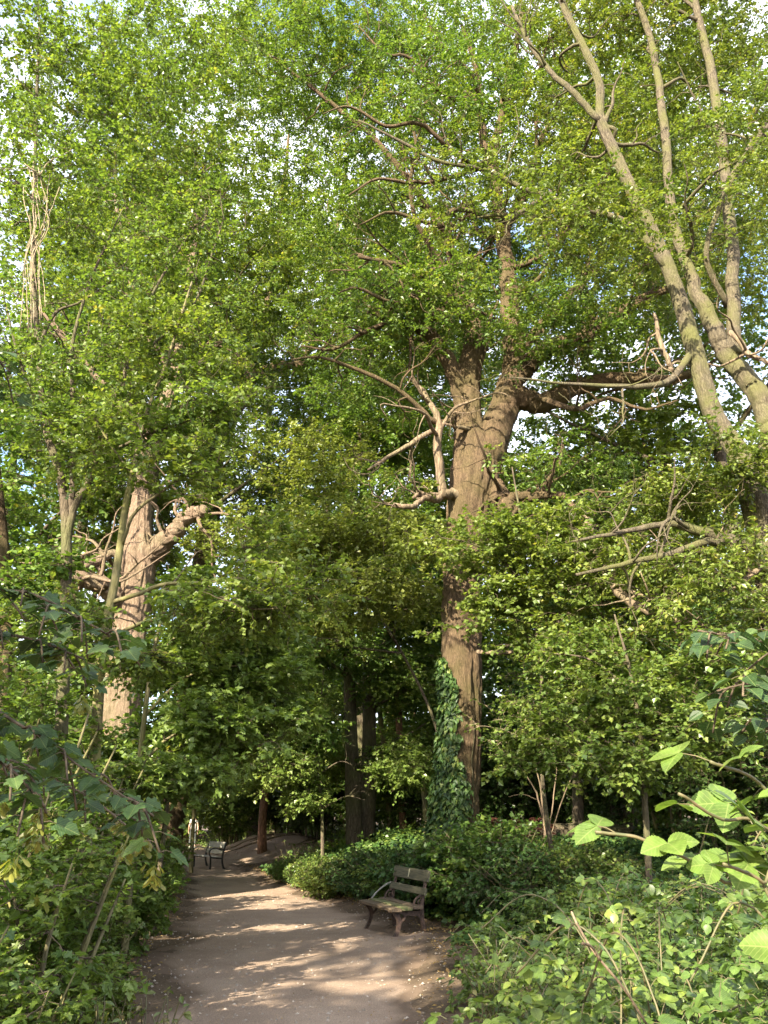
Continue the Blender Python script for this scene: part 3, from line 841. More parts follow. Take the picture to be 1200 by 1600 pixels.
# the great oak beside the path
tree('oak_tree', 'massive old oak with ivy on the lower trunk and broken stubs below its fork', 'oak tree',
     [(713, 1345, 16, .56), (714, 1300, 16, .46), (718, 1230, 16, .42), (722, 1150, 16, .41), (721, 1050, 16, .41), (722, 950, 16, .40), (726, 850, 16, .42), (735, 785, 16, .50), (741, 730, 16, .50), (733, 665, 16, .34), (731, 600, 16, .29), (741, 530, 16.1, .25), (733, 490, 16.2, .2), (712, 440, 16.4, .14), (695, 365, 16.6, .10), (650, 300, 16.8, .06)],
     [[(752, 735, 16, .36), (778, 670, 16, .36), (797, 605, 16, .29), (803, 520, 16, .25), (795, 430, 16.1, .21), (784, 340, 16.2, .18), (768, 255, 16.2, .14), (752, 185, 16.3, .11), (748, 120, 16.3, .07), (722, 40, 16.2, .05)],
      [(728, 640, 16, .22), (696, 565, 15.8, .18), (660, 512, 15.6, .15), (617, 502, 15.4, .11), (560, 470, 15, .06)],
      [(738, 500, 16.1, .18), (712, 478, 15.9, .14), (672, 500, 15.7, .10), (640, 512, 15.5, .08)],
      [(778, 300, 16.2, .15), (775, 240, 16.1, .15), (788, 190, 16, .14), (792, 150, 16, .12), (803, 90, 15.9, .1), (815, 20, 15.8, .07)],
      [(752, 190, 16.3, .1), (742, 150, 16.2, .09), (700, 142, 16, .08), (655, 118, 15.8, .06), (610, 100, 15.6, .04)],
      [(798, 615, 16, .28), (840, 620, 15.9, .24), (895, 598, 15.6, .2), (960, 585, 15.2, .16), (1040, 592, 14.8, .11), (1110, 570, 14.5, .06)],
      [(803, 590, 16, .24), (850, 545, 15.7, .2), (915, 520, 15.4, .17), (985, 478, 15, .13), (1060, 445, 14.6, .07)],
      [(803, 550, 16, .16), (840, 515, 16.2, .13), (885, 460, 16.6, .1), (930, 420, 17, .06)],
      [(770, 760, 16, .24), (790, 785, 15.6, .21), (808, 800, 15.3, .17)],
      [(806, 797, 15.5, .12), (806, 775, 15.4, .11), (825, 766, 15.3, .10), (848, 770, 15.2, .08), (885, 772, 15, .07), (905, 800, 14.8, .06)],
      [(792, 350, 16.2, .12), (830, 290, 16, .1), (845, 230, 15.8, .08), (880, 160, 15.6, .05)],
      [(715, 470, 16.4, .1), (640, 420, 15.5, .08), (560, 400, 14.8, .05)],
      [(695, 365, 16.6, .09), (620, 260, 16, .08), (540, 180, 15.6, .06), (450, 110, 15.3, .045), (380, 60, 15, .02)],
      [(762, 270, 15.9, .07), (705, 232, 14.4, .055), (655, 192, 13.8, .048), (602, 196, 13.5, .04), (548, 166, 13.3, .028), (505, 178, 13.1, .012)],
      [(788, 345, 16, .07), (722, 328, 14.5, .055), (670, 348, 14, .046), (612, 330, 13.7, .036), (560, 352, 13.5, .014)],
      [(800, 420, 16, .08), (858, 392, 14.7, .06), (898, 332, 14.1, .05), (938, 306, 13.9, .035), (960, 250, 13.7, .014)],
      [(790, 165, 15.9, .06), (838, 122, 14.8, .05), (858, 62, 14.4, .036), (905, 30, 14.2, .014)],
      [(748, 150, 16.1, .06), (694, 152, 14.4, .05), (642, 92, 13.9, .04), (600, 82, 13.7, .03), (560, 40, 13.6, .012)],
      [(735, 500, 16, .08), (664, 452, 14.9, .06), (622, 468, 14.4, .045), (562, 448, 14.1, .03), (520, 462, 14, .012)],
      [(718, 640, 16, .09), (690, 662, 15.4, .07), (660, 640, 15.1, .06), (618, 608, 14.8, .05), (560, 578, 14.5, .045), (500, 558, 14.2, .03), (455, 562, 14, .015)],
      [(757, 262, 15.9, .06), (690, 282, 14.9, .05), (640, 288, 14.5, .045), (590, 280, 14.2, .035), (545, 305, 14, .015)],
      [(752, 190, 16.2, .06), (738, 120, 15.2, .05), (690, 70, 14.6, .04), (660, 20, 14.2, .02)],
      [(800, 470, 16, .07), (850, 425, 15.2, .055), (872, 370, 14.9, .045), (895, 325, 14.6, .03), (940, 300, 14.3, .015)],
      [(700, 430, 16.3, .08), (650, 350, 15.4, .06), (638, 290, 15.1, .05), (648, 225, 14.9, .04), (630, 160, 14.7, .02)],
      [(800, 330, 16, .06), (838, 250, 15, .05), (842, 180, 14.7, .04), (868, 110, 14.5, .03), (860, 40, 14.3, .015)],
      [(830, 620, 15.9, .08), (900, 640, 15, .06), (950, 625, 14.7, .045), (1010, 640, 14.5, .03), (1060, 625, 14.3, .015)],
      [(615, 502, 15.4, .07), (570, 520, 14.9, .05), (520, 545, 14.6, .035), (470, 540, 14.4, .015)]],
     [(770, 130, 18.5, 5.2, 2.6, 4.2, 80, 1100), (600, 320, 17.5, 3.4, 2.4, 2.6, 45, 520), (930, 380, 18, 3.6, 2.4, 2.4, 50, 560), (760, 430, 18, 3, 2.0, 2.2, 34, 300), (950, 560, 15.6, 2.6, 2, .8, 26, 200), (600, 540, 16, 2.4, 2.0, 1.1, 30, 260), (600, 60, 16.5, 3.4, 3, 2.8, 45, 520), (430, 90, 15.8, 2.8, 2, 2.0, 40, 420), (760, 440, 14.6, 2.6, .8, 1.9, 26, 100), (880, 500, 14.8, 1.6, .8, 1.0, 16, 90), (640, 470, 14.9, 1.5, .7, .8, 14, 80), (850, 740, 15.6, 1.8, 1.4, .4, 16, 90), (720, 160, 14.2, 2.6, 1.2, 2.0, 26, 190)],
     SP_OAK, LF_OAK, BK_OAK, segs=28, rough=.07, shoots=6, fiss=.03,
     dead=[[(712, 772, 15.7, .13), (685, 776, 15.4, .10), (655, 782, 15.2, .07), (640, 797, 15, .06), (615, 788, 14.9, .035)],
           [(690, 772, 15.4, .05), (660, 770, 15.2, .045), (645, 778, 15.1, .03)],
           [(690, 775, 15.5, .12), (684, 720, 15.5, .10), (680, 660, 15.5, .085), (664, 620, 15.5, .06), (640, 590, 15.5, .04)],
           [(682, 672, 15.5, .06), (645, 690, 15.2, .055), (610, 712, 15, .045), (575, 735, 14.8, .025)],
           [(733, 668, 15.65, .06), (712, 664, 15.4, .045), (694, 662, 15.2, .03)],
           [(745, 1018, 15.6, .04), (800, 1018, 15.2, .035), (850, 1012, 15, .03), (900, 1003, 14.8, .015)],
           [(905, 795, 14.8, .11), (922, 850, 13.9, .11), (958, 905, 13.0, .10), (995, 950, 12.4, .085), (1060, 970, 12, .065), (1110, 985, 11.8, .05), (1170, 997, 11.6, .025)]])

# the many stemmed oak rooted just outside the right edge
tree('oak_tree', 'leaning oak with several long smooth stems crossing the upper right sky', 'oak tree',
     [(1262, 1420, 12, .415), (1250, 1250, 12, .332), (1232, 1100, 12, .299), (1205, 880, 12, .274), (1180, 770, 12, .257), (1155, 710, 12, .183), (1115, 645, 12, .166), (1085, 548, 12, .154), (1062, 468, 12, .141), (1036, 400, 12, .129), (1010, 345, 12, .120), (962, 243, 12, .108), (938, 185, 12, .100), (936, 130, 12, .083), (908, 66, 12, .075), (878, 3, 12, .062), (860, -80, 12, .042)],
     [[(1188, 790, 12, .224), (1212, 700, 12.1, .207), (1196, 640, 12.2, .195), (1152, 562, 12.3, .174), (1110, 492, 12.4, .145), (1082, 420, 12.5, .116), (1055, 330, 12.7, .100), (1042, 200, 12.8, .091), (1022, 80, 12.9, .079), (985, -30, 13, .058)],
      [(1150, 560, 12.3, .133), (1137, 480, 12.5, .124), (1132, 300, 12.6, .112), (1114, 120, 12.7, .100), (1086, 0, 12.8, .083), (1072, -100, 12.9, .058)],
      [(1040, 420, 12, .083), (998, 375, 12, .075), (950, 348, 12, .066), (890, 325, 11.9, .058), (830, 300, 11.8, .054), (757, 265, 11.7, .046), (690, 250, 11.5, .037), (630, 222, 11.4, .029), (560, 188, 11.3, .017)],
      [(937, 190, 12, .071), (900, 150, 12, .066), (860, 115, 12, .058), (830, 80, 12, .050), (800, 10, 12, .033)],
      [(1207, 900, 12, .133), (1170, 862, 11.8, .108), (1130, 845, 11.7, .091), (1080, 832, 11.6, .075), (1040, 818, 11.5, .058), (985, 830, 11.3, .042), (895, 846, 11, .017)],
      [(1130, 845, 11.7, .058), (1090, 845, 11.5, .058), (1050, 858, 11.4, .050), (985, 878, 11.2, .042), (900, 898, 11, .021)],
      [(1085, 545, 12, .075), (1040, 592, 11.6, .058), (960, 600, 11.3, .042), (880, 598, 11, .025), (800, 590, 10.8, .012)],
      [(860, 300, 11.8, .042), (800, 338, 11.6, .042), (780, 335, 11.5, .033), (745, 340, 11.4, .017)],
      [(1130, 300, 12.6, .083), (1170, 230, 12.2, .075), (1215, 160, 12, .050)],
      [(1135, 480, 12.5, .058), (1100, 390, 12, .050), (1150, 270, 11.6, .050), (1205, 190, 11.3, .033)]],
     [(1030, 110, 14.5, 3.6, 2.0, 2.8, 54, 640), (1140, 330, 14.2, 2.8, 2.0, 2.6, 44, 440), (900, 230, 14, 2.4, 1.6, 1.8, 34, 300), (1040, 420, 13.4, 1.8, 1.2, 1.2, 20, 130), (950, 350, 10.6, 1.3, .8, .9, 20, 90), (1160, 230, 10.6, .9, .8, 1.4, 18, 80), (1130, 20, 13.6, 2.2, 1.2, 1.6, 30, 260), (900, 20, 13.6, 2, 1.2, 1.4, 26, 200), (1180, 720, 11.2, 1.0, 1.3, .35, 14, 90), (1070, 790, 12.6, 1.7, 1.2, .3, 18, 170), (1020, 880, 12.8, 1.6, 1.0, .6, 22, 190), (760, 300, 11.5, 1.5, 1.2, .8, 14, 70), (1130, 920, 11.6, 1.2, 1.2, .8, 16, 150)],
     dict(SP_OAK, ll=.088, size=.5), LF_OAK, BK_PALE, TWIG, segs=18, rough=.05, shoots=5, fiss=.012,
     dead=[[(1022, 490, 11.7, .03), (1032, 535, 11.7, .05), (1042, 560, 11.7, .05), (1050, 580, 11.7, .04)],
           [(1140, 520, 12, .05), (1165, 545, 11.8, .05), (1190, 560, 11.7, .04), (1215, 575, 11.6, .03)],
           [(1200, 880, 11.9, .05), (1150, 915, 11.6, .05), (1130, 925, 11.5, .045)]])

# sunlit pollard on the left
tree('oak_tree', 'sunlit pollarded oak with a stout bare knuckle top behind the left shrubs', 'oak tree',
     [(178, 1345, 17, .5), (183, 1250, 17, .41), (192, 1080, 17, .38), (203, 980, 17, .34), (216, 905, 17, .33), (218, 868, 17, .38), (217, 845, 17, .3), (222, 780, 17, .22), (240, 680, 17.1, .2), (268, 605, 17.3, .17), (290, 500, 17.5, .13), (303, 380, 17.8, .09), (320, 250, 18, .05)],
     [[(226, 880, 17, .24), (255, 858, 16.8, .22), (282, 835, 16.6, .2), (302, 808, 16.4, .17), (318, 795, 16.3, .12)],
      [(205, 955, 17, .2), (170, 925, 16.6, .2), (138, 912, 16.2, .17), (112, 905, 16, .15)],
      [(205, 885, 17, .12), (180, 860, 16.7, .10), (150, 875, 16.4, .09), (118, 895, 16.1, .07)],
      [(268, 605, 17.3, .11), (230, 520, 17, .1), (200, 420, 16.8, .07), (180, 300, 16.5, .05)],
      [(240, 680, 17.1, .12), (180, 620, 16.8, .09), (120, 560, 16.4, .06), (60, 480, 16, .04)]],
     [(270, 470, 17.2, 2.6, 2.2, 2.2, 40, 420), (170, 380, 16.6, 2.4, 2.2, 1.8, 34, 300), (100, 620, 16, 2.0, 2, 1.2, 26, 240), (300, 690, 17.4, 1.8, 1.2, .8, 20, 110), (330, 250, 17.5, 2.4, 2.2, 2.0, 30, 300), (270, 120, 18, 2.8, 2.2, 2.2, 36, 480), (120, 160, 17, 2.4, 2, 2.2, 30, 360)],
     dict(SP_OAK, dens=.42), LF_OAK, bark_mat("sunlit_oak_bark", (.08, .055, .036), (.30, .215, .15), moss_amt=.15, sz=14, bump=.8, stretch=.2), segs=20, rough=.08, shoots=7, fiss=.028)  # oak bark in a paler tone, sunlight put into the colour

# oak standing further back between them
tree('oak_tree', 'dark forked oak further back, its bent limb arching towards the big oak', 'oak tree',
     [(262, 1320, 34, .62), (270, 1250, 34, .56), (290, 1100, 34, .53), (312, 930, 34, .51), (330, 790, 34, .50), (335, 710, 34, .48), (347, 665, 34, .44), (372, 632, 34, .38), (392, 592, 33.7, .32), (435, 572, 33, .24), (480, 566, 32.5, .19), (530, 520, 32, .13), (570, 440, 31.8, .07)],
     [[(386, 600, 33.7, .26), (402, 540, 33.8, .22), (425, 440, 34, .17), (440, 320, 34, .13), (452, 200, 34, .07)],
      [(336, 700, 34, .28), (318, 620, 34.2, .22), (310, 520, 34.4, .18), (330, 400, 34.6, .13), (350, 260, 34.8, .07)],
      [(455, 570, 32.8, .14), (475, 555, 32.5, .14), (500, 520, 32.8, .13), (520, 400, 33.2, .11), (540, 260, 33.5, .07)]],
     [(430, 330, 35, 5.6, 4, 4.6, 50, 620), (330, 480, 35, 4.4, 3.6, 3.2, 36, 360), (530, 420, 34, 4.4, 3.6, 3.8, 40, 420), (450, 120, 34.5, 5, 4.4, 4.4, 44, 480), (380, 760, 33, 3.4, 2.8, 1.6, 26, 260), (530, 640, 33, 3.2, 2.6, 2.0, 26, 260)],
     dict(SP_OAK, dens=.6, size=.9, ll=.17, nt=4, nl=10, tw_r=.007), LF_FAR, BK_OAK, segs=16, rough=.06, shoots=7)

# slim trees at the left, close to the path
tree('slender_tree', 'tall slim tree with yellowish bark forking above the left shrubs', 'tree',
     [(86, 1400, 9, .095), (95, 1150, 9, .078), (101, 980, 9, .07), (104, 860, 9, .066), (101, 790, 9, .058), (92, 735, 9, .052), (70, 660, 9, .047), (60, 560, 9, .043), (53, 400, 9, .035), (56, 200, 9, .028), (62, 30, 9, .02)],
     [[(104, 850, 9, .05), (118, 800, 9, .045), (140, 752, 9, .042), (158, 712, 9, .04), (188, 625, 9, .033), (212, 520, 9.1, .026), (262, 420, 9.2, .018), (322, 330, 9.3, .008)],
      [(103, 830, 9, .045), (112, 760, 9, .04), (114, 640, 8.9, .033), (110, 540, 8.9, .025), (150, 420, 8.8, .018), (190, 330, 8.8, .01)],
      [(160, 712, 9, .022), (205, 690, 8.8, .02), (250, 672, 8.6, .017), (300, 655, 8.4, .012), (370, 640, 8.2, .006)],
      [(58, 545, 9, .025), (85, 490, 9, .022), (130, 470, 9, .016), (200, 420, 9, .01)],
      [(62, 640, 9, .02), (30, 560, 8.8, .017), (10, 480, 8.7, .012)],
      [(232, 545, 9.1, .02), (300, 480, 9.2, .017), (330, 400, 9.3, .014), (350, 340, 9.4, .008)]],
     [(120, 330, 9, 1.5, 1.3, 1.6, 34, 260), (230, 480, 9.1, 1.1, 1, .9, 22, 170), (60, 120, 9, 1.2, 1.1, 1.4, 24, 170), (300, 360, 9.3, .8, .8, .8, 14, 110), (60, 620, 8.8, .8, .8, .9, 16, 130), (220, 660, 8.6, .7, .6, .35, 12, 90), (340, 640, 8.2, .5, .5, .2, 8, 60), (150, 90, 9.3, 1.3, 1.2, 1.3, 30, 190), (260, 200, 9.6, 1.1, 1, 1.1, 24, 150), (310, 40, 10, 1.2, 1, 1.2, 24, 140)],
     dict(SP_MAPLE, dens=.55, size=.36, ll=.062, nt=5, nl=10, flat=.45, tilt=.6), LF_MAPLE, BK_DARK, segs=12, rough=.03, shoots=5)
tree('slender_tree', 'thin crooked yellow-barked tree crossing in front of the pollarded oak', 'tree',
     [(150, 1380, 8.2, .07), (150, 1150, 8.2, .058), (160, 1010, 8.2, .053), (178, 915, 8.2, .047), (188, 850, 8.2, .042), (196, 790, 8.2, .036), (208, 735, 8.3, .031), (228, 650, 8.4, .026), (262, 560, 8.5, .02), (300, 440, 8.6, .012)],
     [[(180, 940, 8.2, .03), (215, 930, 8, .026), (250, 915, 7.8, .022), (300, 910, 7.6, .016), (360, 908, 7.4, .008)],
      [(165, 1000, 8.2, .026), (220, 975, 8, .022), (290, 960, 7.8, .018), (370, 955, 7.5, .013), (440, 950, 7.3, .006)],
      [(192, 850, 8.2, .022), (212, 800, 8, .02), (250, 770, 7.9, .015), (290, 740, 7.8, .009)],
      [(205, 740, 8.3, .016), (170, 690, 8.1, .013), (140, 640, 8, .008)]],
     [(270, 560, 8.5, .9, .8, .8, 18, 130), (290, 730, 8, .6, .6, .3, 12, 55), (350, 950, 7.6, .75, .6, .25, 14, 100), (430, 920, 7.6, .6, .5, .3, 10, 70), (390, 850, 8.2, .5, .5, .3, 10, 50), (150, 700, 8, .6, .6, .5, 12, 80), (110, 960, 7.8, .5, .4, .3, 10, 60), (210, 1040, 7.8, .4, .4, .2, 8, 35)],
     dict(SP_MAPLE, dens=.55, size=.34, ll=.062, nt=5, nl=10), LF_MAPLE, BK_GREEN, segs=10, rough=.03)

# twin trunks behind the bank
SP_MID = dict(size=.6, nt=5, nl=9, ll=.115, tmpl=WIDE4, flat=.4, tilt=.5)
tree('twin_trunk_tree', 'left one of two close set ribbed trunks behind the bank', 'tree',
     [(556, 1330, 23.5, .26), (553, 1270, 23.5, .22), (549, 1160, 23.5, .19), (545, 1040, 23.5, .17), (541, 940, 23.5, .15), (548, 820, 23.5, .12), (560, 700, 23.5, .09), (572, 560, 23.5, .05)],
     [[(545, 1060, 23.5, .08), (500, 1030, 22.8, .07), (460, 1020, 22.3, .05), (410, 1015, 22, .03)],
      [(545, 1130, 23.5, .06), (490, 1140, 22.6, .05), (450, 1165, 22.2, .035), (400, 1190, 22, .02)],
      [(543, 960, 23.5, .08), (590, 900, 23, .06), (640, 860, 22.5, .04)]],
     [(470, 1000, 22, 2.0, 1.6, .8, 26, 330), (440, 1140, 21.8, 1.5, 1.2, .6, 22, 260), (560, 800, 23, 2.4, 2, 1.3, 28, 300), (590, 660, 23.2, 2.2, 2, 1.6, 24, 240), (640, 900, 22, 1.6, 1.4, .8, 18, 190), (480, 860, 21.5, 2.2, 1.6, .8, 26, 300)],
     SP_MID, LF_MAPLE, BK_DARK, segs=14, rough=.09)
tree('twin_trunk_tree', 'right one of two close set ribbed trunks, forked higher up, behind the bank', 'tree',
     [(573, 1325, 24, .28), (574, 1270, 24, .24), (577, 1180, 24, .22), (577, 1080, 24, .20), (574, 1000, 24, .16), (572, 900, 24, .13), (580, 760, 24, .09), (600, 620, 24, .05)],
     [[(578, 1090, 24, .15), (588, 1055, 24, .15), (598, 1025, 24, .14), (615, 960, 24, .11), (640, 880, 24, .07)],
      [(578, 1110, 24, .05), (620, 1085, 23.6, .045), (670, 1070, 23.2, .03), (700, 1080, 23, .015)],
      [(577, 1170, 24, .05), (630, 1150, 23.5, .04), (665, 1130, 23.2, .02)]],
     [(640, 1060, 23.4, 1.6, 1.4, .8, 22, 210), (640, 960, 23.6, 1.8, 1.5, .9, 22, 230), (650, 1180, 23.5, 1.2, 1, .6, 16, 140), (600, 700, 24, 2, 2, 1.5, 22, 220)],
     SP_MID, LF_FAR, BK_DARK, segs=14, rough=.09)
tree('yew_tree', 'short reddish trunk under low boughs, on the crest of the bare earth mound', 'tree',
     [(410, 1322, 32, .22), (409, 1300, 32, .17), (411, 1270, 32, .16), (414, 1230, 32, .15), (410, 1150, 32, .11), (405, 1060, 32, .08)],
     [[(412, 1230, 32, .1), (460, 1200, 31.4, .08), (510, 1190, 31, .04)]],
     [(410, 1165, 31.8, 2.0, 1.2, .7, 26, 240), (490, 1170, 31.4, 2.0, 1.3, .8, 26, 260), (410, 1080, 31.5, 2.4, 1.8, 1.6, 24, 280)],
     dict(SP_MID, size=.7, ll=.14), LF_FAR, BK_RED, segs=12, rough=.08)

# slim understorey maples whose sprays fill the middle
tree('maple_sapling', 'slim young maple spreading flat leaf sprays left of the big oak trunk', 'tree',
     [(708, 1330, 18.4, .05), (702, 1230, 18.4, .042), (676, 1120, 18.5, .036), (628, 1020, 18.5, .032), (570, 925, 18.4, .03), (515, 815, 18.2, .024), (505, 700, 18, .02)],
     [[(570, 925, 18.4, .03), (510, 890, 18.1, .03), (450, 880, 17.8, .03), (390, 870, 17.2, .02), (330, 860, 16.8, .008)], [(540, 875, 18.4, .03), (570, 840, 17.8, .03), (620, 820, 17.2, .02), (670, 810, 16.8, .01)],
      [(628, 1020, 18.5, .03), (540, 1010, 18.2, .028), (460, 1000, 17.8, .025), (400, 990, 17.2, .012)], [(615, 1000, 18.4, .03), (620, 960, 17.6, .025), (640, 950, 17, .012)]],
     [(420, 850, 17.2, 1.9, 1.4, .7, 30, 240), (590, 830, 17, 1.6, 1.2, .6, 26, 200), (440, 970, 17.2, 1.8, 1.3, .6, 26, 220), (600, 930, 16.8, 1.5, 1.2, .5, 24, 150), (500, 740, 17.8, 1.6, 1.4, .9, 22, 150), (650, 860, 14.9, .9, .8, .4, 14, 50)],
     dict(SP_MAPLE, size=.48, ll=.095), LF_SUN_LIME, BK_DARK, segs=8, rough=.03)
tree('maple_sapling', 'slim young maple leafing across the face of the big oak trunk', 'tree',
     [(868, 1350, 13.8, .04), (846, 1200, 13.8, .034), (846, 1050, 13.8, .03), (826, 920, 13.8, .025), (815, 820, 13.8, .025), (800, 730, 13.8, .012)],
     [[(830, 940, 13.8, .03), (790, 880, 13.6, .025), (740, 850, 13.4, .018), (690, 840, 13.2, .008)], [(835, 1000, 13.8, .03), (890, 960, 13.4, .022), (950, 940, 13.2, .01)], [(828, 900, 13.8, .025), (880, 860, 13.4, .02), (930, 820, 13, .01)]],
     [(760, 860, 13.5, 1.2, .7, .5, 22, 70), (840, 840, 13.5, 1.4, .9, .6, 24, 150), (870, 960, 13.6, 1.5, .9, .8, 26, 190), (930, 880, 13.8, 1.1, .7, .6, 20, 170), (780, 930, 13.4, .6, .5, .25, 10, 60), (930, 1020, 13.6, 1.3, .8, .6, 24, 230)],
     dict(SP_MAPLE, size=.42, ll=.09), LF_MAPLE, BK_DARK, segs=8, rough=.03)
tree('maple_sapling', 'bushy young maple with pale layered leaves in front of the sunlit pollard', 'tree',
     [(246, 1360, 12.4, .04), (262, 1240, 12.4, .034), (256, 1130, 12.4, .028), (275, 1040, 12.4, .03), (290, 950, 12.4, .015)],
     [[(265, 1180, 12.4, .025), (230, 1140, 12, .02), (190, 1130, 11.7, .008)], [(268, 1150, 12.4, .025), (320, 1090, 12, .02), (370, 1080, 11.8, .008)], [(272, 1090, 12.4, .025), (240, 1040, 12.1, .015), (220, 1010, 12, .008)]],
     [(340, 1060, 12, 1.0, .8, .42, 24, 240), (300, 1150, 11.9, .9, .7, .4, 22, 220), (150, 1180, 11.6, .8, .7, .3, 18, 160), (390, 1000, 12.3, .9, .7, .4, 18, 170), (320, 1000, 12.2, .7, .6, .3, 14, 110), (240, 1190, 11.6, .8, .6, .35, 18, 180)],
     dict(SP_MAPLE, size=.36, ll=.085), LF_MAPLE, BK_DARK, segs=8, rough=.03)
tree('hornbeam_tree', 'low young hornbeam with pale hanging sprays between the far mound and the twin trunks', 'tree',
     [(505, 1340, 21.5, .05), (503, 1270, 21.5, .045), (497, 1200, 21.5, .038), (500, 1120, 21.5, .028), (506, 1040, 21.5, .014)],
     [[(502, 1255, 21.5, .024), (460, 1215, 21.2, .02), (410, 1215, 21, .008)], [(499, 1210, 21.5, .024), (530, 1190, 21.2, .015), (550, 1195, 20.8, .006)], [(503, 1265, 21.5, .02), (540, 1245, 21.2, .016), (570, 1250, 21, .007)],
      [(498, 1180, 21.5, .022), (440, 1150, 21, .016), (390, 1160, 20.8, .007)]],
     [(440, 1200, 21.2, 1.1, .9, .4, 22, 150), (480, 1245, 21.6, .6, .6, .3, 14, 60), (400, 1165, 21, .9, .8, .4, 16, 110), (640, 1200, 19.5, .8, .7, .5, 16, 90), (470, 1100, 21.4, .9, .9, .6, 20, 100)],
     dict(SP_MAPLE, size=.42, ll=.09, dens=1), LF_SUN_LIME, BK_DARK, segs=8, rough=.03, shoots=2)
tree('maple_sapling', 'sunlit young maple whose boughs reach in over the path from the left', 'tree',
     [(205, 1400, 10.2, .045), (212, 1260, 10.2, .04), (225, 1130, 10.2, .034), (240, 1020, 10.2, .026), (262, 930, 10.2, .014)],
     [[(218, 1200, 10.2, .022), (270, 1150, 10.4, .018), (340, 1140, 10.6, .013), (420, 1150, 10.8, .006)], [(226, 1120, 10.2, .022), (290, 1060, 10.4, .018), (370, 1040, 10.7, .013), (450, 1050, 11, .006)],
      [(240, 1030, 10.2, .018), (310, 970, 10.5, .014), (400, 960, 10.8, .006)], [(214, 1240, 10.2, .018), (250, 1215, 10.0, .014), (310, 1210, 9.9, .006)]],
     [(300, 1010, 10.5, .8, .6, .4, 22, 120), (390, 1050, 10.8, .75, .6, .35, 20, 120), (310, 1110, 10.2, .6, .6, .35, 20, 100), (360, 1140, 10.6, .75, .6, .3, 20, 120), (440, 1120, 11, .5, .5, .3, 12, 70), (240, 1215, 9.8, .6, .5, .25, 16, 90), (330, 1205, 10, .5, .45, .2, 12, 60), (420, 980, 11, .6, .5, .35, 14, 80), (320, 930, 10.3, .6, .5, .35, 14, 70)],
     dict(size=.26, nt=4, nl=6, ll=.082, tmpl=MAPLE, flat=.4, tilt=.5, tw_r=.003, dens=.9), LF_SUN_LIME, BK_GREEN, segs=8, rough=.03)
tree('hazel_tree', 'young hazel spreading in half shade between the pale stems and the right edge', 'tree',
     [(1010, 1400, 11.2, .05), (1008, 1260, 11.2, .042), (1000, 1150, 11.2, .034), (985, 1050, 11.2, .024), (960, 960, 11.2, .012)],
     [[(1006, 1220, 11.2, .022), (950, 1160, 11.4, .018), (890, 1140, 11.6, .006)], [(1003, 1180, 11.2, .022), (1060, 1110, 10.9, .018), (1120, 1080, 10.6, .006)], [(990, 1080, 11.2, .018), (920, 1030, 11.5, .014), (850, 1020, 11.8, .006)]],
     [(900, 1120, 11.6, .9, .6, .45, 22, 120), (1000, 1070, 11.2, .9, .7, .5, 22, 130), (1090, 1130, 10.7, .8, .6, .45, 20, 120), (840, 1180, 12.2, .7, .6, .35, 16, 80), (960, 1190, 11, .8, .6, .35, 18, 100), (900, 1020, 11.8, .7, .6, .4, 14, 70), (1130, 1030, 10.6, .6, .5, .4, 12, 70)],
     dict(size=.28, nt=4, nl=6, ll=.08, tmpl=WIDE4, flat=.4, tilt=.5, tw_r=.003, dens=1), LF_FAR, BK_DARK, segs=8, rough=.03)
tree('holly_tree', 'dark low tree with dense drooping boughs right of the big oak', 'tree',
     [(905, 1340, 19, .14), (902, 1200, 19, .12), (897, 1080, 19, .1), (890, 960, 19, .07), (885, 850, 19, .04)],
     [[(900, 1100, 19, .06), (840, 1070, 18.5, .045), (800, 1060, 18.2, .02)], [(900, 1060, 19, .06), (960, 1030, 18.6, .045), (1020, 1020, 18.2, .02)]],
     [(850, 1080, 18.6, 1.6, 1.2, .9, 26, 280), (980, 1050, 18.2, 1.8, 1.4, 1.0, 28, 320), (1080, 1100, 17.6, 1.6, 1.4, .9, 24, 260), (900, 960, 19, 1.8, 1.4, .9, 24, 260), (1060, 980, 18, 1.6, 1.4, .9, 22, 230)],
     dict(SP_MID, size=.5, ll=.10), LF_DARK, BK_DARK, segs=10)

tree('maple_sapling', 'young maple with low yellow-green boughs hanging over the far bend of the path', 'tree',
     [(300, 1345, 27, .07), (303, 1270, 27, .06), (312, 1180, 27, .05), (325, 1080, 27, .035), (335, 980, 27, .02)],
     [[(306, 1230, 27, .035), (350, 1190, 26.4, .025), (420, 1185, 26, .01)], [(312, 1170, 27, .035), (370, 1130, 26.4, .025), (450, 1130, 26, .01)], [(304, 1240, 27, .03), (265, 1210, 26.5, .02), (235, 1210, 26, .01)]],
     [(400, 1195, 26.2, 1.7, 1.2, .55, 24, 230), (440, 1120, 26, 1.6, 1.2, .6, 22, 210), (360, 1120, 26.6, 1.2, 1.0, .6, 20, 110), (500, 1190, 25.6, 1.2, 1, .5, 16, 140)],
     dict(SP_MAPLE, size=.5, ll=.11, dens=1), LF_SUN_LIME, BK_GREEN, segs=8, rough=.03, shoots=2)
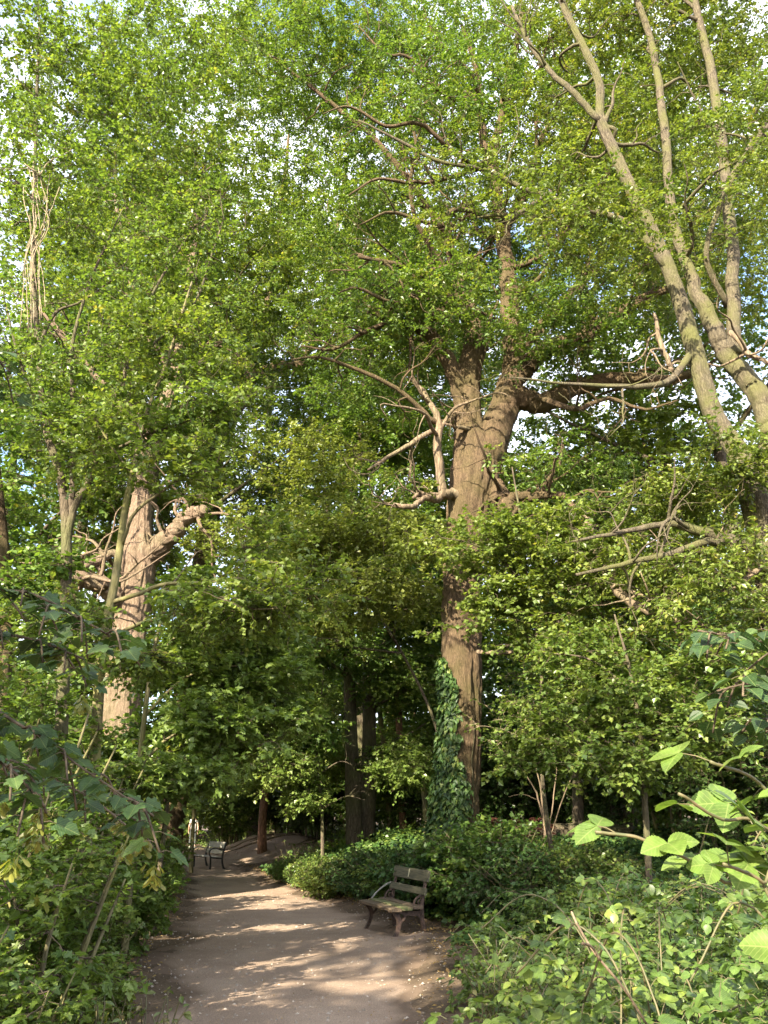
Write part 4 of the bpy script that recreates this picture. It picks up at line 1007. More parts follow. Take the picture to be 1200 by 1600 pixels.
# ------------------------------------------------------------------ trees further off: a few kinds, copied
def proto_tree(name, label, h, r, lean, crowns, spec, leafm, bark, nlimb, group=None, loc=(0, 0, 0)):
    zs = np.linspace(0, h, 7)
    tr = [(lean[0] * (z / h) ** 1.5 + rng.normal() * .06, lean[1] * (z / h) ** 1.5 + rng.normal() * .06, z - (.15 if z == 0 else 0), r * (1 - .85 * z / h) * (1.35 if z == 0 else 1)) for z in zs]
    limbs = []
    for k in range(nlimb):
        z0 = h * (.35 + .5 * k / nlimb); a = k * 2.4 + rng.random()
        i = np.interp(z0, zs, range(7)); b = A(tr[int(i)][:3]) * (1 - i % 1) + A(tr[min(6, int(i) + 1)][:3]) * (i % 1)
        L = h * .2 * (1.2 - .5 * k / nlimb); rr = r * .42 * (1 - .6 * k / nlimb)
        dv = A([math.cos(a), math.sin(a), .55])
        limbs.append([(*(b + dv * L * t + A([0, 0, .3 * t * t])), rr * (1 - .8 * t)) for t in (0, .35, .7, 1)])
    t = tree(name, label, 'tree', tr, limbs, crowns, spec, leafm, bark, group=group, segs=9, ground=False, world_trunk=True, per=3)
    t.location = Vector([float(k) for k in loc])
    return t

SP_BG = dict(size=.95, nt=5, nl=10, ll=.19, tmpl=WIDE4, flat=.35, tilt=.5, tw_r=.007)
BGG = 'slender trees of the wood behind'
bg_spots = [  # px, Y, scale, kind, label
    (120, 33, 1.0, 0, 'slender woodland tree behind the pollarded oak'),
    (470, 38, 1.15, 1, 'tall woodland tree behind the far end of the path'),
    (700, 30, .95, 0, 'woodland tree standing just behind the ivy covered oak'),
    (640, 36, 1.1, 1, 'dark woodland tree seen between the twin trunks and the big oak'),
    (830, 27, 1.0, 1, 'woodland tree rising behind the thin pale stems right of the oak'),
    (970, 24, .9, 0, 'woodland tree behind the bramble bank at the right'),
    (1120, 22, .95, 1, 'woodland tree behind the bright bramble shoot at the right'),
    (1010, 36, 1.2, 0, 'tall far woodland tree at the right under the bright sky gap'),
    (80, 26, 1.0, 1, 'woodland tree at the left edge behind the hanging seed keys'),
    (-60, 20, 1.0, 0, 'woodland tree at the left edge, partly cut by the frame'),
    (440, 47, 1.2, 0, 'far woodland tree behind the mound and the reddish trunk'),
    (560, 46, 1.25, 1, 'far woodland tree closing the view behind the twin trunks'),
    (880, 42, 1.2, 0, 'far woodland tree right of the big oak'),
    (1200, 32, 1.1, 0, 'far woodland tree at the right edge'),
]
bg_spots += [
    (60, 26, 1.0, 2, 'tall tree rising behind the slim trees at the upper left'),
    (185, 23.5, .95, 2, 'tall tree closing the upper left behind the slim trees'),
    (150, 29, 1.0, 2, 'tall tree between the pollarded oak and the dark forked oak'),
    (400, 39, 1.15, 2, 'tall tree behind the dark forked oak'),
    (560, 30, 1.1, 2, 'tall tree whose crown closes the top centre of the view'),
    (760, 34, 1.05, 2, 'tall tree behind the crown of the massive oak'),
    (1230, 21, 1.0, 2, 'tall tree behind the leaning stems at the upper right'),
]
protos = {}
for px, Y, s, k, lab in bg_spots:
    loc = ground_at(px, Y)
    if k not in protos:
        if k == 0:
            protos[0] = proto_tree('woodland_tree', lab, 17, .20, (.8, .3),
                                   [(.5, .2, 12.5, 3.0, 3.0, 3.6, 44, 210), (.2, .1, 7.5, 2.6, 2.6, 1.8, 26, 150), (.1, 0, 3.8, 2.3, 2.3, 1.4, 18, 130)], SP_BG, LF_FAR, BK_DARK, 7, BGG, loc)
        elif k == 2:
            protos[2] = proto_tree('woodland_tree', lab, 27, .26, (.6, -.5),
                                   [(.3, -.2, 21, 4.6, 4.6, 5.6, 80, 760), (.2, -.1, 14.0, 3.6, 3.6, 3.0, 34, 160)], dict(SP_BG, ll=.15, size=.85), LF_OAK, BK_DARK, 9, BGG, loc)
        else:
            protos[1] = proto_tree('woodland_tree', lab, 15, .16, (-.6, .4),
                                   [(-.4, .2, 11, 2.6, 2.6, 3.2, 38, 170), (-.2, .1, 6.3, 2.8, 2.8, 1.6, 26, 150), (0, 0, 3.0, 2.5, 2.5, 1.3, 20, 150)], SP_BG, LF_OAK, BK_OAK, 6, BGG, loc)
        protos[k].scale = (s,) * 3
    else:
        copy_tree(protos[k], loc, px * .37, s, lab, BGG)

# unseen trees behind the viewpoint, placed so their thin crowns throw dappled shade
BEHIND = ((-7.4, -6.2, .85, 2.0), (-7.6, -1.6, .9, 0), (-.2, -4.4, .95, 1.0), (-5.8, -5.9, .74, 3.0))
for k, (x, y, sc, rot) in enumerate(BEHIND):
    lab, gr = 'unseen thin crowned tree placed behind the viewpoint to shade path and plants', 'unseen shade trees behind the viewpoint'
    if k == 0:
        shade = proto_tree('woodland_tree', lab, 14, .17, (.3, .2), [(.2, .1, 10.8, 3.3, 3.3, 2.4, 9, 85)], dict(SP_BG, size=.75, ll=.16, dens=1), LF_FAR, BK_DARK, 6, gr, (x, y, float(H(x, y))))
    else:
        copy_tree(shade, (x, y, float(H(x, y))), rot, sc, lab, gr)

# ------------------------------------------------------------------ understorey bushes: a few kinds, copied
def bush(name, label, cat, loc, h, w, nstem, nspray, spec, leafm, stemm, group=None, lean=.5, low=.15, rot=0.0, spread=.25):
    """stems fan out of the ground and carry leafy sprays, built at the origin"""
    g = Geo(); N = []
    for k in range(nstem):
        a = k * 2.4 + rng.random() * .8
        e = A([math.cos(a), math.sin(a), 0]) * w * (.35 + .6 * rng.random()) * lean * 1.6
        top = h * (.65 + .35 * rng.random())
        b = A([math.cos(a), math.sin(a), 0]) * w * spread * rng.random()
        ln = [(*(b + e * t ** 1.4 + rng.normal(size=3) * .03 * t * h), (.012 + .010 * h) * (1 - .8 * t)) for t in (0, .3, .6, 1)]
        ln = A(ln); ln[:, 2] = A([-.08, .3, .62, 1]) * top
        N.append(limb_tube(g, smooth_line(ln, 4), 6, 0, .03, seed=k))
    N = np.vstack(N)
    C = []
    while len(C) < nspray:
        p = rng.normal(size=3)
        p = p / np.linalg.norm(p) * rng.random() ** .4
        q = A([p[0] * w, p[1] * w, h * (low + (1 - low) * (p[2] * .5 + .5))])
        if vnoise(q[0] * 2.1 / max(w, .5) + 20, q[2] * 2.1 / max(h, .5) * 2 + q[1] * 1.7 + 7) > .34: C.append(q)
    C = A(C)
    gc = Geo()
    crown(gc, N[N[:, 2] > .1 * h], C, A([0, 0, h * .35]), spec, 1, up=.1)
    t = empty(name, loc, label, cat, group, rot)
    link('stem', g.mesh('stem', [stemm], (0,)), t)
    link('foliage', gc.mesh('foliage', [leafm, TWIG], (1,)), t)
    return t

SP_BUSH = dict(size=.42, nt=5, nl=8, ll=.085, tmpl=WIDE4, flat=.4, tilt=.5)
SP_BUSHF = dict(size=.6, nt=5, nl=9, ll=.12, tmpl=WIDE4, flat=.4, tilt=.5, tw_r=.006)
ug = 'understorey bushes under the trees'
kinds = {}
ub = [  # px, Y, kind, scale, label
    (245, 38, 'tall', 1.0, 'tall bush filling the gap left of the walker'),
    (360, 36, 'tall', .8, 'bush behind the distant bench'),
    (300, 56, 'tall', 1.25, 'bush closing the end of the path beyond the walker'),
    (500, 34, 'dark', 1.1, 'dark bush left of the twin trunks'),
    (450, 37, 'dark', 1.0, 'dark bush behind the reddish trunk on the mound'),
    (560, 33, 'tall', 1.0, 'bush behind the foot of the twin trunks'),
    (640, 27, 'tall', .7, 'pale bush between the twin trunks and the ivy'),
    (700, 25, 'dark', .9, 'dark bush right behind the ivy covered trunk'),
    (800, 23, 'dark', 1.0, 'dark bush behind the dead brown fern'),
    (890, 24, 'tall', .8, 'bush behind the thin pale stems'),
    (960, 20, 'dark', .9, 'dark bush above the right hand bank'),
    (1050, 17, 'tall', .8, 'bush on the right hand bank, half in shade'),
    (1150, 15, 'dark', .9, 'dark bush at the right edge behind the bramble shoot'),
    (1230, 20, 'tall', 1.0, 'tall bush at the right edge'),
    (150, 20, 'tall', .8, 'bush at the foot of the pollarded oak'),
    (40, 17, 'tall', .9, 'tall bush at the left edge behind the maple'),
    (-30, 13, 'dark', .9, 'dark bush at the left edge, mostly cut by the frame'),
    (120, 28, 'dark', 1.1, 'dark bush far left behind the pollarded oak'),
    (860, 33, 'tall', 1.2, 'bush deep in the wood right of the big oak'),
    (1000, 30, 'dark', 1.3, 'dark bush deep in the wood at the right'),
    (420, 52, 'sun_lime', 1.2, 'sunlit bush beyond the mound'),
    (370, 41, 'sun_lime', .9, 'sunlit bush just behind the mound, left of the reddish trunk'),
    (260, 48, 'sun_lime', 1.2, 'sunlit bush left of the walker, beyond the bend'),
    (500, 40, 'sun_lime', 1.1, 'sunlit bush between the reddish trunk and the twin trunks'),
    (610, 44, 'tall', 1.3, 'bush deep in the wood behind the twin trunks'),
    (740, 40, 'tall', 1.3, 'bush deep in the wood behind the big oak'),
]
for i, (px, Y, k, s, lab) in enumerate(ub):
    loc = ground_at(px, Y); loc[2] -= .03
    if k not in kinds:
        if k == 'sun_lime':
            kinds[k] = bush('hazel_bush', lab, 'bush', loc, 4.0, 2.2, 9, 300, SP_BUSHF, LF_SUN_LIME, BK_GREEN, ug)
        elif k == 'tall':
            kinds[k] = bush('hazel_bush', lab, 'bush', loc, 4.2, 1.9, 9, 340, SP_BUSHF, LF_FAR, BK_GREEN, ug)
        else:
            kinds[k] = bush('holly_bush', lab, 'bush', loc, 3.2, 1.8, 7, 330, dict(SP_BUSHF, ll=.10), LF_DARK, BK_DARK, ug)
        kinds[k].scale = (s,) * 3
    else:
        copy_tree(kinds[k], loc, i * 1.9, s, lab, ug)

# far-off wood that reads as one mass
def distant_wood():
    g = Geo()
    n = 260
    a = rng.random(n) * 2.4 - 1.2 + math.pi / 2
    d = 50 + 36 * rng.random(n)
    x, y = np.cos(a) * d, np.sin(a) * d
    z = H(x, y)
    for i in range(0, len(x), 2):
        hh = 12 + 6 * rng.random()
        limb_tube(g, A([(x[i], y[i], z[i] - .3, .22), (x[i] + rng.normal() * .3, y[i], z[i] + hh * .5, .15), (x[i] + rng.normal() * .6, y[i], z[i] + hh, .05)]), 6, 1)
    C = []
    for i in range(len(x)):
        C.append(blob_points((x[i], y[i], z[i] + 3.0), (3, 3, 2.6), 8, 34))
        if abs(x[i] - P(310, 1285, y[i])[0]) > 11: C.append(blob_points((x[i], y[i], z[i] + 10.5), (3.2, 3.2, 5.5), 10, 22))
    C = np.vstack(C); C = C[C[:, 2] > .2]
    D = nrm(rng.normal(size=C.shape) * A([1, 1, .4]))
    sprays(g, C, D, 1.3, 4, 8, .34, WIDE4, 0, None, .5, .6)
    return tag(link('distant_wood', g.mesh('distant_wood', [LF_FAR, BK_DARK])), kind='stuff')
distant_wood()

# ------------------------------------------------------------------ ivy on the oak and the bank
def trunk_ivy():
    rows = W([(713, 1345, 16, .56), (714, 1300, 16, .46), (718, 1230, 16, .42), (722, 1150, 16, .41), (721, 1050, 16, .41), (722, 950, 16, .40)])
    rows[0, 2] = float(H(rows[0, 0], rows[0, 1])) - .12
    ln = smooth_line(rows, 12)
    z = ln[:, 2]
    n = 5200
    zz = z[0] + (P(722, 1030, 16)[2] - z[0]) * rng.random(n) ** 1.15
    f = (zz - z[0]) / (P(722, 1030, 16)[2] - z[0])
    # the ivy holds the side towards the camera's left and thins out upward
    a0 = math.radians(205); half = math.radians(90) * np.sqrt(np.clip(1.02 - f ** 3.0, 0, 1)) * (1 - .28 * f)
    edge = .5 * (vnoise(zz * 2.3, 4 + 0 * zz) - .5) + .35 * (vnoise(zz * 7, 9 + 0 * zz) - .5)
    a = a0 - .25 * f + (rng.random(n) * 2 - 1) * (half + edge)
    c = np.stack([np.interp(zz, z, ln[:, k]) for k in range(3)], -1); r = np.interp(zz, z, ln[:, 3])
    out = np.stack([np.cos(a), np.sin(a), 0 * a], -1)
    depth = .015 + .13 * rng.random(n) ** 1.5 * (1.25 - .6 * f) * (.6 + .8 * vnoise(a * 3, zz * 2.2))
    pos = c + out * (r + depth)[:, None]
    g = Geo()
    ax = A([0, 0, -1.0]) + rng.normal(size=(n, 3)) * .5 + out * .25
    no = out + A([0, 0, .45]) + rng.normal(size=(n, 3)) * .32
    leaves(g, pos, ax, no, .075 + .055 * rng.random(n), IVY, 0)
    g2 = Geo()
    for k in range(16):
        a = a0 + (rng.random() * 2 - 1) * 1.7
        top = rng.random() * .5 + .5
        pts = []
        for t in np.linspace(0, top, 9):
            q = z[0] + t * (P(722, 1030, 16)[2] - z[0]); a += rng.normal() * .06
            rr = np.interp(q, z, ln[:, 3]) * 1.02
            pts.append((np.interp(q, z, ln[:, 0]) + math.cos(a) * rr, np.interp(q, z, ln[:, 1]) + math.sin(a) * rr, q, .018 * (1.1 - t)))
        limb_tube(g2, smooth_line(pts, 3), 5)
    base = ln[0, :3] + A([-.5, -.4, 0])
    t = empty('ivy_plant', base, 'dense dark green ivy climbing the left side of the massive oak trunk', 'ivy')
    link('foliage', g.mesh('foliage', [LF_IVY], (), base), t)
    link('stem', g2.mesh('stem', [BK_DARK], (0,), base), t)
trunk_ivy()

def on_ground(n, xr, yr, test):
    x = xr[0] + (xr[1] - xr[0]) * rng.random(n); y = yr[0] + (yr[1] - yr[0]) * rng.random(n)
    k = test(x, y)
    return x[k], y[k]

def ivy_carpet():
    def test(x, y):
        l, r = path_edges(y)
        e = r + .25 + .5 * np.exp(-((y - 12.9) / 1.4) ** 2) + .5 * (vnoise(x * 1.3, y * 1.3) - .5)
        return (x > e) & (x < r + 7.5) & (y > 11 + .6 * (x - r))
    x, y = on_ground(120000, (-5, 10), (10, 27), test)
    keep = rng.random(len(x)) < np.clip(26 / (y * 1.9), .3, 1)
    x, y = x[keep], y[keep]
    n = len(x)
    hump = .05 + .30 * vnoise(x * 1.6 + 5, y * 1.6) ** 1.5
    z = H(x, y) + hump * (.35 + .65 * rng.random(n))
    g = Geo()
    ax = rng.normal(size=(n, 3)) * A([1, 1, .25]) + A([-.6, -.8, -.5])
    no = A([-.25, -.45, 1]) + rng.normal(size=(n, 3)) * .38
    leaves(g, np.stack([x, y, z], -1), ax, no, (.06 + .055 * rng.random(n)) * (1 + .02 * (y - 9)), IVY, 0)
    return tag(link('ivy_carpet', g.mesh('ivy_carpet', [LF_IVY])), kind='stuff')
ivy_carpet()

def litter():
    g = Geo()
    def test(x, y):
        l, r = path_edges(y)
        m = (x - l) * (r - x)
        return (m < .1) | (rng.random(len(x)) < .22)
    x, y = on_ground(60000, (-10, 8), (5, 34), test)
    n = len(x)
    p = np.stack([x, y, H(x, y) + .03 + .015 * rng.random(n)], -1)
    ax = rng.normal(size=(n, 3)) * A([1, 1, .15])
    no = A([0, 0, 1.0]) + rng.normal(size=(n, 3)) * .35
    sz = np.where((lambda l, r: (x > l + .2) & (x < r - .2))(*path_edges(y)), .45, 1.0)
    leaves(g, p - A([0, 0, .012]) * (sz < 1)[:, None], ax, no, sz * (.018 + .035 * rng.random(n)), OVAL, 0)
    return tag(link('leaf_litter', g.mesh('leaf_litter', [LF_DRY])), kind='stuff')
litter()

def pebbles():
    g = Geo()
    x, y = on_ground(16000, (-8, 2), (6, 30), lambda x, y: (lambda l, r: (x > l - .1) & (x < r + .1))(*path_edges(y)) & (rng.random(len(x)) < np.clip(9 / y, .15, 1)))
    n = len(x); r = .005 + .015 * rng.random(n) ** 3
    O = A([(1, 0, 0), (-1, 0, 0), (0, 1, 0), (0, -1, 0), (0, 0, .7), (0, 0, -.7)], float)
    V = np.stack([x, y, H(x, y) + .012], -1)[:, None] + O[None] * (r[:, None] * (.6 + .8 * rng.random((n, 6))))[..., None]
    F = A([[0, 2, 4], [2, 1, 4], [1, 3, 4], [3, 0, 4], [2, 0, 5], [1, 2, 5], [3, 1, 5], [0, 3, 5]])
    g.add(V.reshape(-1, 3), (F[None] + (np.arange(n) * 6)[:, None, None]).ravel(), np.full(n * 8, 3))
    return tag(link('pebbles', g.mesh('pebbles', [plain_mat('pebble_stone', (.16, .13, .10), (.38, .33, .27), 8, .85)])), kind='stuff')
pebbles()

def weeds():
    """low mixed green plants over the woodland floor"""
    def test(x, y):
        l, r = path_edges(y)
        d = np.maximum(l - x, x - r)
        mound = (((x + 4.9) / 3.0) ** 2 + ((y - 33.2) / 3.0) ** 2 < 1) | (((x + 8.0) / 2.2) ** 2 + ((y - 36.5) / 2.0) ** 2 < 1)
        return (d > .5) & ~mound & ~((y < 9) & (x < 0) & (x > l - 1.3)) & (rng.random(len(x)) < sstep(.35, .6, vnoise(x * .8, y * .8)))
    x, y = on_ground(17000, (-22, 20), (6, 50), test)
    n = len(x)
    C = np.stack([x, y, H(x, y) + .06 + .16 * rng.random(n)], -1)
    D = nrm(rng.normal(size=(n, 3)) * A([1, 1, .2]) + A([0, 0, .9]))
    g = Geo()
    sprays(g, C, D, .26 + .012 * y, 2, 5, .10, WIDE4, 0, None, .6, .5)
    return tag(link('undergrowth', g.mesh('undergrowth', [LF_FAR])), kind='stuff')
weeds()

# ------------------------------------------------------------------ smaller plants of the middle distance
tree('slender_tree', 'thin leaning trunk just right of the twin trunks', 'tree',
     [(612, 1330, 27, .13), (608, 1250, 27, .11), (602, 1180, 27, .10), (592, 1100, 27, .08), (585, 1000, 27, .05)], [],
     [(590, 1080, 26.5, 1.5, 1.2, .9, 14, 110)], dict(SP_MID, size=.5), LF_FAR, BK_GREEN, segs=9)
tree('slender_tree', 'thin upright reddish trunk between the twin trunks and the ivy', 'tree',
     [(632, 1330, 26, .15), (629, 1250, 26, .13), (625, 1170, 26, .12), (622, 1080, 26, .09), (622, 980, 26, .05)], [],
     [(625, 1060, 25.8, 1.5, 1.2, .9, 14, 120)], dict(SP_MID, size=.5), LF_FAR, BK_RED, segs=9)
tree('slender_tree', 'dark trunk at the very left edge behind the hanging sycamore branch', 'tree',
     [(-14, 1420, 9.5, .15), (-8, 1250, 9.5, .12), (4, 1050, 9.5, .105), (10, 950, 9.5, .09), (0, 800, 9.5, .07), (-20, 600, 9.5, .04)],
     [[(6, 1000, 9.5, .05), (-40, 930, 9.2, .04), (-90, 880, 9, .02)]],
     [(-20, 760, 9.5, 1.0, 1, 1, 16, 110), (30, 900, 9.4, .8, .7, .6, 12, 90)], dict(SP_MAPLE, size=.34, ll=.08), LF_MAPLE, BK_OAK, segs=10)

def stump():
    b = ground_at(668, 21)
    top = P(661, 1217, 21)
    ln = smooth_line(A([(*(b + A([0, 0, -.1])), .12), (*(b * .6 + top * .4), .085), (*top, .08)]), 6)
    g = Geo(); limb_tube(g, ln, 10, 0, .08)
    t = empty('broken_stump', b, 'short broken post-like stump just left of the ivy covered trunk', 'stump')
    link('trunk', g.mesh('trunk', [BK_GREEN], (0,), b), t)
    g = Geo(); limb_tube(g, A([(*ln[10, :3], .03), (*(ln[10, :3] + A([.12, -.05, .12])), .015)]), 6, 0, .08)
    link('branch', g.mesh('branch', [BK_GREEN], (0,), b), t)
stump()

def pale_stems():
    b = ground_at(850, 15.5)
    t = empty('elder_shrub', b, 'clump of thin pale nearly bare stems right of the big oak', 'shrub')
    g = Geo(); N = []
    for rows in ([(852, 1310, 15.5, 0.0180), (838, 1250, 15.5, 0.0168), (815, 1205, 15.4, 0.0120), (792, 1160, 15.2, 0.0060)],
                 [(850, 1310, 15.5, 0.0180), (846, 1230, 15.5, 0.0156), (843, 1150, 15.5, 0.0120), (848, 1060, 15.4, 0.0072)],
                 [(853, 1310, 15.4, 0.0150), (850, 1260, 15.4, 0.0132), (835, 1180, 15.3, 0.0108), (808, 1110, 15.2, 0.0060)],
                 [(856, 1310, 15.6, 0.0132), (868, 1230, 15.6, 0.0120), (872, 1150, 15.6, 0.0084), (886, 1070, 15.6, 0.0048)],
                 [(858, 1310, 15.5, 0.0120), (884, 1240, 15.3, 0.0108), (905, 1180, 15.1, 0.0072), (915, 1110, 15, .007)],
                 [(838, 1250, 15.5, 0.0084), (818, 1240, 15.3, 0.0072), (795, 1245, 15.2, 0.0036)]):
        N.append(limb_tube(g, smooth_line(W(rows), 6), 7, 0, .05, .6))
    link('stem', g.mesh('stem', [BK_DEAD], (0,), b), t)
    C = np.vstack([blob_points(P(*q), (.7, .6, .5), 10, 34) for q in ((800, 1130, 15.2), (848, 1080, 15.4), (900, 1120, 15.1))])
    g = Geo(); crown(g, np.vstack(N), C, C.mean(0), dict(size=.3, nt=3, nl=5, ll=.085, tmpl=WIDE4), 1)
    link('foliage', g.mesh('foliage', [LF_MAPLE, TWIG_PALE], (1,), b), t)
pale_stems()

def dead_fern():
    b = ground_at(822, 16.5)
    t = empty('dead_fern', b, 'rusty brown withered fern on the bank right of the oak foot', 'fern')
    g = Geo()
    for k in range(12):
        a = rng.random() * 6.28; L = .35 + .35 * rng.random()
        q = np.linspace(0, 1, 12)
        o = A([rng.normal() * .5, rng.normal() * .3, 0])
        pts = b + o + np.stack([np.cos(a) * L * q, np.sin(a) * L * q, .75 * L * np.sin(q * 2.2)], -1)
        batch_tubes(g, pts[None], np.full((1, 12), .006), 3, 0)
        td = nrm(np.gradient(pts, axis=0)); sd = nrm(np.cross(td, A([0, 0, 1.0])))
        for s in (-1, 1):
            leaves(g, pts, sd * s + td * .4 + A([0, 0, -.4]), A([0, 0, 1.0]) + rng.normal(size=pts.shape) * .3, .2 * (1 - q * .7), OVAL, 0)
    link('fronds', g.mesh('fronds', [LF_FERN], (), b), t)
    b2 = ground_at(880, 17.5)
    g = Geo()
    limb_tube(g, smooth_line(A([(*(b2 + A([-.9, 0, .16])), .17), (*(b2 + A([.3, .1, .2])), .16), (*(b2 + A([1.6, .3, .15])), .13)]), 6), 12, 0, .1)
    tag(link('fallen_log', g.mesh('fallen_log', [BK_DARK], (0,), b2), None, Vector(b2)), 'dark fallen log lying on the shaded bank behind the pale stems', 'log')
dead_fern()

def hanging_vine():
    b = P(62, 275, 8)
    t = empty('dead_vine', b, 'pale bundle of bare strands hanging from the slim left tree', 'vine')
    g = Geo()
    for k in range(13):
        x0, x1 = 55 + rng.normal() * 14, 48 + rng.normal() * 9
        y1 = 430 + 90 * rng.random()
        rows = [(58 + rng.normal() * 13, 285 + rng.normal() * 22, 8, .005), (x0, 345, 8 + rng.normal() * .1, .005), (x1, 400, 8 + rng.normal() * .1, .0045), (x1 + rng.normal() * 5, y1, 8, .003)]
        limb_tube(g, smooth_line(W(rows), 6), 5, 0, .05, 1.5, seed=k)
    link('strand', g.mesh('strand', [TWIG_PALE], (0,), b), t)
    g = Geo()
    for k in range(6):
        e = P(70 + rng.normal() * 60, 270 + rng.normal() * 30, 8 + rng.normal() * .3)
        limb_tube(g, smooth_line(A([(*b, .008), (*((b + e) / 2 + rng.normal(size=3) * .08), .006), (*e, .003)]), 5), 5, 0, .05, 1, seed=k)
    link('twig', g.mesh('twig', [TWIG_PALE], (0,), b), t)
hanging_vine()

# ------------------------------------------------------------------ bank plants (middle distance)
SP_SMALL = dict(size=.26, nt=5, nl=7, ll=.065, tmpl=WIDE4, flat=.5, tilt=.5, tw_r=.003)
bank = [  # px, Y, kind, scale, label
    (770, 14.2, 'a', 1.3, 'leafy bramble mound at the right foot of the big oak'),
    (690, 15.0, 'b', 1.15, 'dark bramble mound hiding the foot of the big oak'),
    (640, 15.8, 'a', .9, 'leafy bramble at the top of the bank left of the ivy trunk'),
    (590, 17.5, 'b', 1.0, 'bramble along the bank in front of the twin trunks'),
    (535, 18.5, 'a', .8, 'pale green bramble trailing down to the path edge'),
    (500, 20.5, 'a', .7, 'bramble at the path edge below the twin trunks'),
    (830, 12.8, 'b', 1.15, 'dark bramble hump on the middle of the bank'),
    (900, 13.0, 'a', .95, 'leafy bramble on the bank in front of the pale stems'),
    (990, 11.5, 'b', 1.0, 'dark leafy hump on the right of the bank'),
    (930, 10.0, 'a', .8, 'weedy bramble on the lower slope of the bank'),
    (1090, 10.0, 'b', 1.0, 'shaded bramble behind the bright foreground shoot'),
    (460, 22.5, 'a', .55, 'small plant at the bend of the path'),
]
for i, (px, Y, k, s, lab) in enumerate(bank):
    loc = ground_at(px, Y); loc[2] -= .05
    key = 'bank' + k
    if key not in kinds:
        kinds[key] = bush('bramble_bush', lab, 'bramble', loc, 1.0 if k == 'a' else .85, 1.15, 12, 330 if k == 'a' else 300, SP_SMALL, LF_BRAMBLE if k == 'a' else LF_IVY, CANE, 'brambles on the bank', low=.02)
        kinds[key].scale = (s,) * 3
    else:
        copy_tree(kinds[key], loc, i * 1.3, s, lab, 'brambles on the bank')

# ------------------------------------------------------------------ foreground: brambles at the right
def bramble(name, label, loc, canes, leafm, ll=.07, every=.085, fill=0, dome=(1, 1), tmpl=None, hi=False, group=None, cat='bramble', tip=1.0):
    """arching canes (rows x,y,z,r in world) with stalked leaves of three leaflets"""
    loc = A(loc, float)
    t = empty(name, loc, label, cat, group)
    gl = Geo(); gl.veins = hi
    P0, AX, NO, LN, TN = [], [], [], [], []
    for k, c in enumerate(canes):
        ln = smooth_line(A(c, float), 8)
        gc = Geo(); limb_tube(gc, ln * A([1, 1, 1, .7]), 6, 0, .06, .3, seed=k); link('cane', gc.mesh('cane', [CANE], (0,), loc), t)
        s = np.r_[0, np.cumsum(np.linalg.norm(np.diff(ln[:, :3], axis=0), axis=1))]
        tn = rng.random()
        for q, d in enumerate(np.arange(.15 * s[-1], s[-1], every * (.8 + .4 * rng.random()))):
            p = A([np.interp(d, s, ln[:, j]) for j in range(3)])
            p2 = A([np.interp(d + .03, s, ln[:, j]) for j in range(3)])
            td = nrm(p2 - p + 1e-5)
            sd = nrm(np.cross(td, A([0, 0, 1.0])) + 1e-5) * (1 if q % 2 else -1)
            pd = nrm(sd * .8 + td * .45 + A([0, 0, .35]) + rng.normal(size=3) * .35)
            pl = ll * (.5 + .5 * rng.random())
            e = p + pd * pl
            batch_tubes(gl, A([[p, (p + e) / 2 + A([0, 0, .004]), e]]), A([[.0018, .0014, .001]]), 3, 1)
            f = nrm(pd * A([1, 1, .25]) + A([0, 0, -.12]))
            n = nrm(A([0, 0, 1.0]) + A([-.12, -.3, 0]) + rng.normal(size=3) * .33)
            sz = ll * (.7 + .5 * rng.random()) * (1 - .35 * (d / s[-1]) * tip)
            sv = nrm(np.cross(n, f))
            for a, w in ((0, 1.0), (1, .85), (-1, .85)):
                P0.append(e); AX.append(f * (1 if a == 0 else .25) + sv * a); NO.append(n + rng.normal(size=3) * .14 + sv * a * .18); LN.append(sz * w); TN.append(np.clip(tn * .5 + .5 * rng.random(), 0, 1))
    for k in range(fill):          # leaf sprays over the dome of the bush
        h, w = dome
        d = nrm(rng.normal(size=3) * A([1, 1, .8]) + A([0, 0, .35]))
        if d[2] < -.1: continue
        q = rng.random() ** .33
        bump = .78 + .44 * vnoise(d[0] * 2.3 + loc[0] * 3, d[1] * 2.3 + loc[1] * 3 + d[2] * 2)
        e = loc + A([d[0] * w, d[1] * w, max(.05, d[2] * h)]) * q * bump
        f = nrm(A([d[0], d[1], -.1]) + rng.normal(size=3) * .55)
        n = nrm(A([0, 0, 1.0]) + d * .35 + A([-.1, -.25, 0]) + rng.normal(size=3) * .3)
        sz = ll * (.65 + .6 * rng.random()); tn = vnoise(e[0] * 3, e[1] * 3 + e[2] * 3)
        sv = nrm(np.cross(n, f))
        batch_tubes(gl, A([[e - f * ll * .9 - A([0, 0, .02]), e - f * ll * .4, e]]), A([[.002, .0016, .001]]), 3, 1)
        for a, ww in ((0, 1.0), (1, .85), (-1, .85)):
            P0.append(e); AX.append(f * (1 if a == 0 else .25) + sv * a); NO.append(n + rng.normal(size=3) * .14 + sv * a * .18); LN.append(sz * ww); TN.append(np.clip(tn * .6 + .4 * rng.random(), 0, 1))
    leaves(gl, A(P0), A(AX), A(NO), A(LN), tmpl or BRAMBLE, 0, A(TN))
    link('foliage', gl.mesh('foliage', [leafm, CANE], (0, 1) if hi else (1,), loc), t)
    return t

def bush_canes(loc, h, w, n, back=0.0):
    out = []
    for k in range(n):
        a = k * 2.4 + rng.random() * 1.2
        d = A([math.cos(a), math.sin(a), 0])
        b = A(loc) + d * w * .15 * rng.random()
        L = w * (.5 + .6 * rng.random()); top = h * (.55 + .5 * rng.random())
        out.append([(*(b + A([0, 0, -.03])), .0055), (*(b + d * L * .25 + A([0, 0, top * .75])), .005), (*(b + d * L * .6 + A([0, 0, top])), .004), (*(b + d * L + A([0, 0, top * (.55 + .3 * rng.random())])), .002)])
    return out

